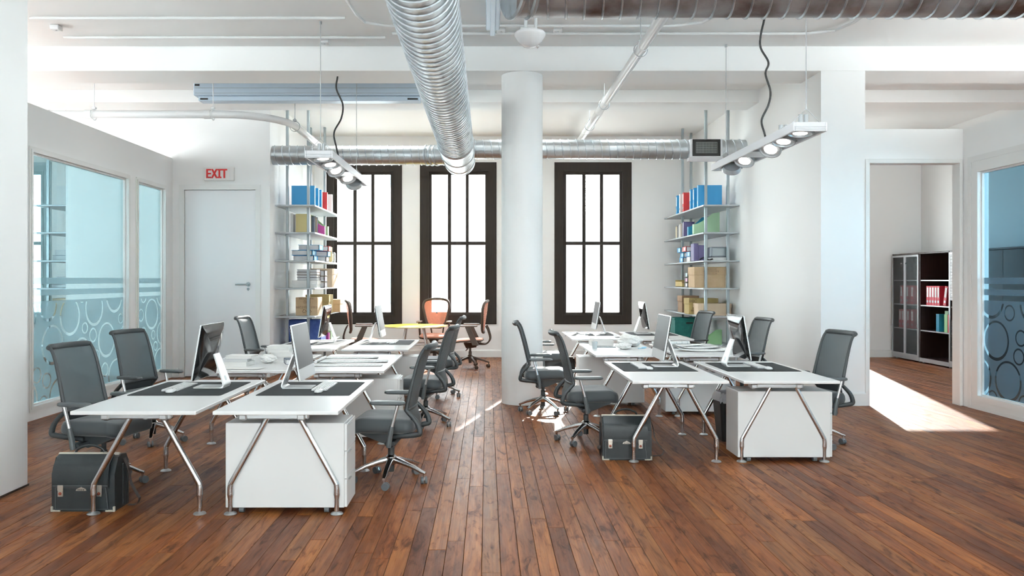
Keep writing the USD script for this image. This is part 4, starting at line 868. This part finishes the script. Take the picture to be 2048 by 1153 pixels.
def magazine_file(label, mat_, loc, s=1, d_=.36, h=.40, w=.085, rz=0, front=None, group=None):
    """cut-away file, its low open end towards s*x"""
    M_ = thing('magazine_file', label, 'magazine file', loc, rz, group=group)
    cv = [(-d_, 0), (0, 0), (0, h * .45)] + [(-d_ * (.06 + .70 * t), h * (.45 + .50 * t ** 1.5)) for t in np.linspace(0, 1, 8)] + [(-d_, h)]
    p = Polygon([(x * s, z) for x, z in cv])
    part('side', prof_y(p, 0, .004), mat_, M_, smooth=False); part('side', prof_y(p, w - .004, w), mat_, M_, smooth=False)
    xb = sorted((-d_ * s, (-d_ + .004) * s)); xf = sorted((-.004 * s, 0))
    part('back_wall', bx(*xb, .004, w - .004, 0, h), mat_, M_, smooth=False); part('front_wall', bx(*xf, .004, w - .004, 0, h * .45), front or mat_, M_, smooth=False)
    part('papers', bx(*sorted((-d_ * .95 * s, -d_ * .1 * s)), .012, w - .012, .006, h * .43), 'paper', M_, smooth=False)
    return M_
def carton(label, mat_, loc, w, d_, h, lid=.35, rz=0, texts=(), side_texts=(), marks=(), cut=0, group=None):
    """cardboard box with a lift-off lid; w along x, d_ along y, origin at the middle of the front lower edge"""
    C = thing('cardboard_box', label, 'box', loc, rz, group=group); t = .006
    if cut: body = mv(ext(Polygon([(-w / 2 + cut, 0), (w / 2 - cut, 0), (w / 2, cut), (w / 2, d_), (-w / 2, d_), (-w / 2, cut)]), h))
    else: body = bx(-w / 2, w / 2, 0, d_, 0, h, .004)
    part('body', body, mat_, C, smooth=False)
    if lid:
        if cut: l = mv(ext(Polygon([(-w / 2 + cut, -t), (w / 2 - cut, -t), (w / 2 + t, cut), (w / 2 + t, d_ + t), (-w / 2 - t, d_ + t), (-w / 2 - t, cut)]), h * lid + .006), (0, 0, h * (1 - lid)))
        else: l = bx(-w / 2 - t, w / 2 + t, -t, d_ + t, h * (1 - lid), h + .006, .003)
        part('lid', l, mat_, C, smooth=False)
    for s_, hh, cx, cz, y in texts:
        tx = mv(meshkit.text_mesh(s_, hh, .001), (0, 0, 0), rx=90); b = tx.bounds; tx.apply_translation([cx - (b[0][0] + b[1][0]) / 2, y - b[1][1], cz - b[0][2]]); part('print', tx, 'print_brown', C, smooth=False)
    for cx, cz, r, y in marks:
        ang = [90, 210, 330]
        ms = []
        for a in ang:
            a1, a2 = math.radians(a + 14), math.radians(a + 106); p1_, p2_ = (r * math.cos(a1), r * math.sin(a1)), (r * math.cos(a2), r * math.sin(a2))
            ms.append(ext(shapely.LineString([p1_, p2_]).buffer(r * .10, cap_style=2), .001))
            dv = np.array(p1_) - np.array(p2_); dv /= np.linalg.norm(dv); nv = np.array([-dv[1], dv[0]]); q = np.array(p1_)
            ms.append(ext(Polygon([q + dv * r * .22, q + nv * r * .24 - dv * r * .12, q - nv * r * .24 - dv * r * .12]), .001))
        part('recycling_mark', mv(cat(ms), (cx, y, cz), rx=90), 'print_brown', C, smooth=False)
    return C

# ---- left shelving: things stand with their spines towards the room (+x); FX is where spines line up
FX = -2.98
g = 'blue binders on the top board of the left shelving'
binder('blue binder nearest the viewer on top of the left shelving, broad side shown', 'binder_blue', (-2.90, 13.45, SZ[5]), .08, .352, .385, group=g)
binder('second blue binder on top of the left shelving', 'binder_blue', (-2.90, 13.75, SZ[5]), .08, .345, .36, group=g)
binder('third blue binder on top of the left shelving, before the red one', 'binder_blue', (-2.90, 14.02, SZ[5]), .08, .345, .36, group=g)
binder('red binder on top of the left shelving', 'binder_red', (-2.88, 14.40, SZ[5]), .08, .345, .36)
binder('white binder behind the red one on top of the left shelving', 'label_white', (-2.86, 14.75, SZ[5]), .08, .345, .36)
book('ochre book facing the viewer on the second board of the left shelving', 'ochre_cover', (-3.12, 13.55, SZ[4]), .24, .335, .10, lie=False)
book('thin white book at the wall end beside the ochre book', 'paper', (-3.30, 13.52, SZ[4]), .045, .34, .18, lie=False)
for k, (m_, hh) in enumerate((('slate_cover', .30), ('dark_cover', .31), ('brown_cover', .29), ('slate_cover', .30))):
    book(('slate book next to the ochre book on the left shelving', 'dark book in the row before the magenta file', 'brown book in the row before the magenta file', 'grey-blue book touching the magenta file')[k], m_, (-3.02 + .006 * k, 13.70 + .052 * k, SZ[4]), .13, hh, .045, lie=False)
magazine_file('magenta cut-away magazine file on the left shelving', 'magenta_file', (-2.83, 13.94, SZ[4]), 1, .33, .34, .09, front='pink_file')
magazine_file('green cut-away magazine file behind the magenta one', 'green_file', (-2.84, 14.28, SZ[4]), 1, .33, .38, .09, front='pale_green')
for x, y, z, m_, l in ((-2.90, 13.42, 0, 'binder_blue', 'bottom blue file of the nearer flat stack on the left shelving'), (-2.92, 13.40, .09, 'binder_blue', 'middle blue file of the nearer flat stack on the left shelving'), (-2.82, 13.46, .18, 'binder_blue', 'top blue file of the nearer flat stack on the left shelving'),
                       (-2.80, 13.95, 0, 'page_grey', 'grey file at the bottom of the farther flat stack on the left shelving'), (-2.78, 13.98, .09, 'binder_blue', 'blue file in the farther flat stack on the left shelving'), (-2.76, 13.95, .18, 'binder_red', 'red file on top of the farther flat stack on the left shelving')):
    box_file(l, m_, (x, y, SZ[3] + z), L=.36, W=.30 if y < 13.6 else .24, h=.088, lab='label_cyan' if 'blue' in l else 'label_white')
single('folder', bx(-3.05, -2.80, 14.45, 14.50, SZ[3], SZ[3] + .27, .004), 'ochre_cover', 'upright yellow folder beside the small clock on the left shelving', 'folder', smooth=False)
ck = thing('desk_clock', 'small grey box clock on the left shelving by the window', 'clock', (-2.93, 14.85, SZ[3])); part('case', bx(-.10, .10, 0, .12, 0, .19, .015), 'device_grey', ck, smooth=False)
part('face', bx(-.08, .08, -.003, .001, .03, .165), 'label_white', ck, smooth=False); part('hand', cat(bx(-.004, .004, -.006, -.003, .09, .15), bx(0, .05, -.006, -.003, .092, .098)), 'print_brown', ck, smooth=False)
for k, (m_, L, hh) in enumerate((('paper', .42, .062), ('paper', .44, .062), ('slate_cover', .34, .045), ('dark_cover', .34, .045), ('brown_cover', .35, .045), ('slate_cover', .34, .045))):
    z = SZ[2] + (0, .063, .126, .172, .218, .264)[k]
    book(('lowest white book of the stack on the left shelving', 'second white book of the stack on the left shelving', 'slate book third in the stack on the left shelving', 'dark book fourth in the stack on the left shelving', 'brown book fifth in the stack on the left shelving', 'slate book on top of the stack on the left shelving')[k], m_, (-3.06 + (.04 if k > 1 else 0), 13.42, z), L, .26, hh)
for k in range(3): box_file(('lowest', 'middle', 'topmost')[k] + ' small labelled case beside the book stack on the left shelving', 'dark_cover', (-2.78, 13.72, SZ[2] + .10 * k), L=.12, W=.2, h=.095, lab=('label_white', 'pink_file', 'label_cyan')[k])
carton('large pale cardboard box behind the book stack on the left shelving', 'cardboard_pale', (-2.98, 14.3, SZ[2]), .42, .55, .33, .3, texts=(('0', .02, .1, .26, -.008),))
carton('cardboard box with recycling marks on the left shelving', 'cardboard', (-3.02, 13.40, SZ[1]), .37, .36, .30, .0, texts=(('BBC202012001', .034, 0, .118, -.001), ('BBC202012001', .024, .0, .268, -.001)), marks=((-.04, .07, .032, -.001), (.045, .07, .032, -.001), (-.03, .225, .024, -.001), (.035, .225, .024, -.001)))
carton('olive cardboard box with lid on the left shelving', 'cardboard_olive', (-2.98, 14.05, SZ[1]), .40, .36, .33, .38)
carton('small brown cardboard box at the window end of the left shelving', 'cardboard', (-2.86, 14.75, SZ[1]), .30, .32, .23, .35)
def crate(label, mat_, loc, w, d_, h):
    C = thing('storage_crate', label, 'crate', loc)
    part('body', cat(bx(-w / 2, w / 2, 0, .02, 0, h), bx(-w / 2, w / 2, d_ - .02, d_, 0, h), bx(-w / 2, -w / 2 + .02, .02, d_ - .02, 0, h), bx(w / 2 - .02, w / 2, .02, d_ - .02, 0, h), bx(-w / 2, w / 2, 0, d_, 0, .02)), mat_, C, smooth=False)
    part('rim', cat(bx(-w / 2 - .012, w / 2 + .012, -.012, .022, h - .03, h, .004), bx(-w / 2 - .012, w / 2 + .012, d_ - .022, d_ + .012, h - .03, h, .004), bx(-w / 2 - .012, -w / 2 + .022, 0, d_, h - .03, h, .004), bx(w / 2 - .022, w / 2 + .012, 0, d_, h - .03, h, .004)), mat_, C, smooth=False)
    part('handle_slot', bx(-.06, .06, -.003, .002, h - .10, h - .07), 'black_rubber', C, smooth=False)
    return C
crate('blue storage crate on the lowest board of the left shelving', 'crate_blue', (-3.08, 13.45, SZ[0]), .58, .40, .41)
magazine_file('magenta file on the lowest board of the left shelving', 'magenta_file', (-2.84, 14.35, SZ[0]), 1, .34, .30, .09)
magazine_file('green file on the lowest board of the left shelving', 'green_file', (-2.84, 14.55, SZ[0]), 1, .34, .34, .09)
# ---- right shelving: spines towards the room (-x)
for y, m_, l in ((13.45, 'binder_blue', 'blue binder nearest the viewer on top of the right shelving, broad side shown'), (13.72, 'binder_blue', 'second blue binder on top of the right shelving'), (13.95, 'binder_blue', 'third blue binder on top of the right shelving'), (14.45, 'binder_red', 'red binder on top of the right shelving'), (14.70, 'label_white', 'white binder beyond the red one on top of the right shelving'), (14.95, 'binder_blue', 'farthest blue binder on top of the right shelving')):
    binder(l, m_, (3.55, y, SZ[5]), .08, .36 if y < 13.5 else .345, .40, s=-1, lab=None if y < 13.5 else 'label_white')
magazine_file('sage green magazine file on the second board of the right shelving', 'sage_file', (3.52, 13.62, SZ[4]), -1, .44, .37, .09)
magazine_file('dark blue magazine file behind the sage green one', 'teal_file', (3.55, 14.1, SZ[4]), -1, .34, .34, .09)
for k, m_ in enumerate(('purple_cover', 'slate_cover', 'brown_cover', 'paper', 'slate_cover', 'dark_cover', 'ochre_cover')):
    book(('purple book', 'slate book', 'brown book', 'white book', 'grey-blue book', 'dark book', 'yellowish book')[k] + ' in the upright row on the right shelving', m_, (3.66, 14.50 + .09 * k, SZ[4]), .20, .27 - .008 * k, .06, lie=False)
for x, y, z, m_, l in ((3.56, 14.55, 0, 'binder_blue', 'lowest blue file of the farther stack on the right shelving'), (3.58, 14.58, .09, 'binder_blue', 'middle blue file of the farther stack on the right shelving'), (3.53, 14.6, .18, 'binder_blue', 'top blue file of the farther stack on the right shelving'),
                       (3.56, 14.02, 0, 'page_grey', 'grey file at the bottom of the nearer stack on the right shelving'), (3.55, 14.0, .09, 'binder_blue', 'blue file in the nearer stack on the right shelving'), (3.50, 14.08, .18, 'binder_red', 'red file on top of the nearer stack on the right shelving')):
    box_file(l, m_, (x, y, SZ[3] + z), L=.36, W=.24, h=.088, s=-1, lab='label_cyan' if 'blue' in l else 'label_white')
pf = thing('folder_stack', 'purple sleeve of upright folders in the middle of the right shelving', 'folder', (3.62, 13.62, SZ[3])); part('sleeve', cat(bx(-.10, -.02, 0, .20, 0, .30, .006), bx(-.02, .10, .0, .008, 0, .27), bx(-.02, .10, .19, .198, 0, .27)), 'purple_cover', pf, smooth=False); part('folders', bx(-.015, .09, .012, .185, 0, .25), 'page_grey', pf, smooth=False)
dv = thing('label_printer', 'small grey boxy printer on the right shelving', 'printer', (3.90, 13.44, SZ[3])); part('case', bx(-.14, .14, 0, .26, .06, .235, .02), 'device_grey', dv, smooth=False); part('front_panel', bx(-.11, .11, -.006, .002, .085, .21, .003), 'rail_metal', dv, smooth=False); part('base', bx(-.13, .13, .01, .25, 0, .058, .004), 'label_white', dv, smooth=False); part('side_trim', bx(-.15, -.138, .02, .24, .07, .225, .004), 'satin_metal', dv, smooth=False)
single('power_cord', tube(spline([(3.79, 13.44, SZ[3] + .03), (3.72, 13.42, SZ[3] + .012), (3.66, 13.44, SZ[3] + .05), (3.60, 13.42, SZ[3] + .04), (3.56, 13.40, SZ[3] + .012)], 6), .011, 6), 'black_rubber', 'short black cord coiled beside the grey printer', 'cord')
carton('large cardboard box with three printed lines on the right shelving', 'cardboard', (3.74, 13.41, SZ[2]), .52, .42, .345, .38, texts=(('BBC012.01', .024, .02, .30, -.008), ('BBC202012001', .024, .02, .265, -.008), ('2020.12.14', .024, .02, .23, -.008)))
for k in range(3): box_file(('lowest', 'middle', 'topmost')[k] + ' small labelled case beside the large box on the right shelving', 'dark_cover', (3.53, 14.08, SZ[2] + .09 * k), L=.12, W=.22, h=.085, s=-1, lab=('label_white', 'pink_file', 'label_cyan')[k])
tr = thing('document_tray', 'low dark olive tray on the right shelving by the window', 'tray', (3.70, 14.6, SZ[2])); part('tray_body', cat(bx(-.14, .16, 0, .012, 0, .085), bx(-.14, .16, .5, .512, 0, .13), bx(-.14, -.128, .012, .5, 0, .10), bx(.148, .16, .012, .5, 0, .13), bx(-.14, .16, 0, .512, 0, .012)), 'cardboard_olive', tr, smooth=False); part('rim', bx(-.145, .165, -.004, .016, .08, .09), 'cardboard_brown', tr, smooth=False)
carton('brown cardboard box nearest the window on the right shelving', 'cardboard_brown', (3.70, 14.55, SZ[1]), .30, .34, .30, .33)
carton('yellowish cardboard box with a paper label on the right shelving', 'cardboard_olive', (3.74, 13.82, SZ[1]), .50, .34, .27, .36, texts=(('BBC', .05, -.18, .205, -.008), ('1', .03, -.18, .10, -.001), ('BBC', .03, -.18, .05, -.001)))
carton('low wide cardboard box with clipped corners in front on the right shelving', 'cardboard_pale', (3.84, 13.41, SZ[1]), .56, .38, .19, .36, cut=.07)
crate('teal storage crate on the lowest board of the right shelving', 'crate_teal', (3.62, 14.3, SZ[0]), .52, .5, .40)
magazine_file('green cut-away file on the lowest board of the right shelving', 'green_file', (3.62, 13.45, SZ[0]), -1, .33, .25, .09, front='magenta_file')
# ---- shelving behind the teal glass
for k, (x, y, z, L, hh, l) in enumerate(((-7.10, 13.4, SZ[3], .36, .09, 'lower file on the upper stack behind the teal glass'), (-7.08, 13.4, SZ[3] + .092, .34, .09, 'upper file on the upper stack behind the teal glass'), (-7.10, 13.4, SZ[2], .40, .06, 'lowest book of the lower stack behind the teal glass'), (-7.08, 13.4, SZ[2] + .062, .34, .06, 'middle book of the lower stack behind the teal glass'), (-7.06, 13.4, SZ[2] + .124, .30, .06, 'top book of the lower stack behind the teal glass'))):
    book(l, 'page_grey' if k % 2 else 'slate_cover', (x, y, z), L, .28, hh)
carton('pale box on the shelving behind the teal glass', 'cardboard_pale', (-7.10, 13.41, SZ[1]), .36, .36, .28, .3)

# ================================================================== THE CABINET ROOM
XC, HC, WC = 8.155, 2.075, 0.98
cx1 = 8.745
def carcass(label, y0, shelves, mat_='dark_cabinet'):
    """open to -x; y0 is the near end"""
    C = thing('storage_cabinet', label, 'cabinet', (XC, y0, 0)); d_ = cx1 - XC; t = .025
    part('side_panel', bx(0, d_, 0, t, .07, HC - .02), mat_, C, smooth=False); part('side_panel', bx(0, d_, WC - t, WC, .07, HC - .02), mat_, C, smooth=False)
    part('back_panel', bx(d_ - .012, d_, t, WC - t, .07, HC - .02), mat_, C, smooth=False)
    part('top_panel', bx(-.012, d_, 0, WC, HC - .03, HC, .003), mat_, C, smooth=False); part('bottom_panel', bx(0, d_, t, WC - t, .07, .095), mat_, C, smooth=False)
    part('plinth', bx(-.008, .0, 0, WC, .025, .10), 'cabinet_alu', C, smooth=False)
    for yy in (.06, WC - .06): part('foot', cyl((.05, yy, 0), (.05, yy, .07), .025, 12), 'cabinet_alu', C); part('foot', cyl((d_ - .06, yy, 0), (d_ - .06, yy, .07), .025, 12), 'cabinet_alu', C)
    for z in shelves: part('shelf', bx(.012, d_ - .012, t, WC - t, z - .02, z), mat_, C, smooth=False); part('shelf_edge', bx(.006, .012, t, WC - t, z - .021, z + .001), 'cabinet_alu', C, smooth=False)
    return C
def glass_door(C, ya, yb, z0, z1, knob):
    D = part('glass_door', bx(-.014, -.008, ya + .03, yb - .03, z0 + .03, z1 - .03), 'cabinet_glass', C, smooth=False)
    part('door_frame', prof_x(sbox(ya, z0, yb, z1).difference(sbox(ya + .035, z0 + .035, yb - .035, z1 - .035)), -.022, -.002), 'cabinet_alu', D, smooth=False)
    part('knob', cat(cyl((-.022, knob, z1 - .16), (-.05, knob, z1 - .16), .008, 8), cyl((-.05, knob, z1 - .16), (-.055, knob, z1 - .16), .018, 14)), 'chrome', D)
    part('hinge', cyl((-.026, yb - .012 if knob < (ya + yb) / 2 else ya + .012, z0 + .55), (-.026, yb - .012 if knob < (ya + yb) / 2 else ya + .012, z0 + .61), .01, 8), 'chrome', D)
SC = (.62, 1.09, 1.56)
c1 = carcass('dark cabinet with two frosted glass doors deep in the doorway', 15.09, SC); glass_door(c1, 0.003, WC / 2 - .002, .10, HC - .035, WC / 2 - .07); glass_door(c1, WC / 2 + .002, WC - .003, .10, HC - .035, WC / 2 + .07)
c2 = carcass('dark cabinet with open shelves and pink binders', 14.10, SC)
c3 = carcass('dark cabinet with a white roller shutter', 13.11, (.62, 1.09)); 
part('roller_shutter', cat([bx(-.018, -.004, .03, WC - .03, 1.20 + k * .055, 1.20 + k * .055 + .053, .004) for k in range(15)]), 'shutter_white', c3, smooth=False)
part('shutter_frame', prof_x(sbox(0, .10, WC, HC - .03).difference(sbox(.03, .13, WC - .03, HC - .06)), -.022, -.002), 'cabinet_alu', c3, smooth=False)
part('glass_panel', bx(-.012, -.006, .03, WC - .03, .13, .86), 'cabinet_glass', c3, smooth=False)
c4 = carcass('plain dark cabinet seen through the blue glass', 12.12, ()); 
for k in range(2): dd = part('door_panel', bx(-.020, -.002, .004 + k * WC / 2, WC / 2 - .002 + k * WC / 2, .10, HC - .035, .003), 'dark_cabinet', c4, smooth=False); part('handle', bx(-.04, -.02, WC / 2 - .05 + k * .1 - .006, WC / 2 - .05 + k * .1 + .006, 1.0, 1.16, .004), 'cabinet_alu', dd, smooth=False)
gp = 'pink and red binders in the open cabinet'
def row(y0, n, z, lean, names, m_='binder_crimson', h=.36, w=.088):
    for k in range(n): binder(names + (f', number {k + 1} from the viewer' if n > 1 else ''), m_, (XC + .05, y0 + k * (w + .003), z), w - .004, h, .30, s=-1, group=None)
for k in range(5): binder(('pink binder standing farthest left in the row on the open shelf', 'second pink binder from the left on the open shelf', 'middle pink binder of the upright row on the open shelf', 'fourth pink binder from the left on the open shelf', 'fifth pink binder, touching the leaning one')[k], 'binder_crimson', (XC + .04, 14.84 - k * .088, SC[1]), .082, .36, .32, s=-1)
binder('leaning pink binder at the right end of the row on the open shelf', 'binder_crimson', (XC + .04, 14.145, SC[1] + .002), .085, .36, .32, s=-1, rot=(-14, 0, 0)) if False else binder('leaning pink binder at the right end of the row on the open shelf', 'binder_crimson', (XC + .04, 14.27, SC[1] + .022), .085, .35, .32, s=-1, rot=(-13, 0, 0)) if False else binder('leaning pink binder at the right end of the row on the open shelf', 'binder_crimson', (XC + .04, 14.295, SC[1] + .001), .085, .35, .32, s=-1, rot=(11, 0, 0))
binder('single red binder on the upper open shelf', 'binder_crimson', (XC + .10, 14.145, SC[2]), .10, .26, .28, s=-1)
for y, m_, h_, l in ((14.50, 'teal_file', .32, 'blue folder on the lower open shelf'), (14.36, 'sage_file', .38, 'grey-green folder standing behind the blue one'), (14.24, 'green_file', .32, 'green folder on the lower open shelf'), (14.145, 'binder_crimson', .32, 'pink folder at the right end of the lower open shelf')):
    binder(l, m_, (XC + (.04 if 'grey' not in l else .12), y, SC[0]), .10 if y > 14.2 else .085, h_, .26, s=-1, lab=None, hole=False)
for z, nm, ys in ((SC[1], 'upper', (15.80, 15.66, 15.57, 15.40, 15.15)), (SC[0], 'middle', (15.85, 15.75, 15.65, 15.55, 15.40))):
    for k, y in enumerate(ys): binder(f'red binder behind frosted glass, {("first", "second", "third", "fourth", "fifth")[k]} from the left on the {nm} shelf', 'binder_crimson', (XC + .05, y, z), .085, .36, .30, s=-1)

# ================================================================== PAPERS ON THE MIDDLE DESKS
def drawing(label, loc, rz, w, d_, curl, ph, mat_='blueprint'):
    fn = lambda a, b: np.array([(a - .5) * w, (b - .5) * d_, .003 + curl * (abs(2 * a - 1) ** 3) * (.6 + .4 * math.sin(ph + 3 * b)) + min(curl, .02) * .25 * abs(2 * b - 1) ** 3])
    return single('drawing_sheet', sheet(fn, 17, 9, .0012), mat_, label, 'drawing', loc, rz, smooth=60)
drawing('nearest unrolled drawing on the left cluster', (-1.36, 7.86, TZ), 1, .66, .20, .006, 0)
drawing('middle unrolled drawing on the left cluster, slightly turned', (-1.36, 8.22, TZ), 5, .68, .26, .008, 1)
drawing('farthest unrolled drawing on the left cluster', (-1.48, 8.62, TZ), 3, .62, .22, .008, 2)
def rolled(label, loc, rz, L, r): return single('paper_roll', tube([(-L / 2, 0, r), (0, 0, r), (L / 2, 0, r)], r, 14), 'blueprint', label, 'paper roll', loc, rz)
rolled('thin paper roll along the inner edge beside the three unrolled drawings', (-1.727, 8.30, TZ), 90, .5, .016)
ws = 0
for k, (x, y, L, W, hh, l) in enumerate(((-2.46, 7.75, .27, .22, .045, 'lowest volume of the left paper stack'), (-2.45, 7.76, .25, .21, .03, 'middle volume of the left paper stack'), (-2.42, 7.78, .26, .20, .028, 'top volume of the left paper stack'),
                                         (-2.12, 8.28, .27, .25, .05, 'lowest volume of the right paper stack'), (-2.13, 8.28, .24, .24, .04, 'second volume of the right paper stack'), (-2.16, 8.28, .23, .23, .035, 'third volume of the right paper stack'), (-2.17, 8.29, .24, .22, .03, 'top lettered volume of the right paper stack'))):
    if k in (0, 3): ws = 0
    b_ = book(l + ' in the left cluster', 'paper' if k != 1 else 'page_grey', (x, y, TZ + ws), L, W, hh - .001, rz=(-4, 6, -2, 3, -5, 4, -3)[k]); ws += hh
book('blue-grey booklet beside the right paper stack in the left cluster', 'slate_cover', (-1.94, 7.96, TZ), .12, .2, .05, rz=20)
def crumple(label, loc, r, seed, flat=.5):
    m = trimesh.creation.icosphere(3, 1.0); v = m.vertices; n = meshkit.fbm(v * 2.1 + seed * 7.3, 4, seed); m.vertices = v * (0.55 + .75 * n)[:, None] * [r, r, r * flat]; m.apply_translation([0, 0, -m.bounds[0][2]]); m.unmerge_vertices() if hasattr(m, 'unmerge_vertices') else None
    return single('crumpled_paper', m, 'paper', label, 'paper', loc, smooth=False)
crumple('crumpled sheet between the two paper stacks', (-2.21, 8.09, TZ), .09, 1, .5); crumple('small crumpled sheet behind the left paper stack', (-2.44, 8.12, TZ), .07, 2, .5)
drawing('loose sheet at the near edge of the desk with the paper stacks', (-2.30, 7.58, TZ), -4, .34, .16, .004, 1, 'paper')
crumple('large crumpled paper heap on the right cluster', (1.80, 10.12, TZ), .17, 3, .45); crumple('smaller crumpled paper beside the heap on the right cluster', (1.66, 9.70, TZ), .10, 4, .4); crumple('crumpled paper at the far edge of the right cluster', (1.86, 10.42, TZ), .10, 5, .4)
book('stack volume at the far side of the desk with the crumpled papers', 'paper', (1.48, 10.25, TZ), .30, .22, .05); book('thin volume on top at the far side of the desk with the crumpled papers', 'paper', (1.49, 10.25, TZ + .05), .26, .2, .03, rz=6)
tb = thing('tablet', 'dark thin tablet lying on the desk with the crumpled papers', 'tablet', (1.47, 10.02, TZ), 3); part('case', bx(-.13, .13, -.09, .09, 0, .009, .003), 'rail_metal', tb, smooth=False); part('screen', bx(-.12, .12, -.08, .08, .009, .0105), 'tablet_dark', tb, smooth=False)
jr = thing('drinking_glass', 'small grey glass at the corner beside the tablet', 'glass', (1.32, 9.80, TZ)); part('cup', rev([(.001, 0), (.028, 0), (.034, .085), (.031, .085), (.026, .006), (.001, .006)], 20), 'clear_grey', jr)
single('scissors', mv(cat(tube([(math.cos(t) * .03, math.sin(t) * .02, .02) for t in np.linspace(0, 2 * math.pi, 17)], .006, 6, up=(0, 0, 1)), tube([(.05 + math.cos(t) * .03, .03 + math.sin(t) * .02, .02) for t in np.linspace(0, 2 * math.pi, 17)], .006, 6, up=(0, 0, 1)), bx(-.10, -.02, -.006, .006, .017, .023)), (0, 0, -.014)), 'blue_plastic', 'small pale blue handled tool beside the paper heap', 'tool', (1.92, 9.82, TZ), 40)
drawing('nearest curling drawing on the right cluster', (2.56, 9.45, TZ), 0, .64, .24, .05, 0); drawing('middle curling drawing on the right cluster', (2.58, 9.85, TZ), -6, .60, .26, .06, 2); drawing('farthest curling drawing on the right cluster', (2.46, 10.2, TZ), 5, .56, .24, .03, 1)
rolled('paper roll beside the curling drawings on the right cluster', (2.40, 10.45, TZ), 4, .5, .02)
drawing('sheet bridging the gap on the desk below the window', (1.93, 11.9, TZ), 84, .5, .08, .01, 1)
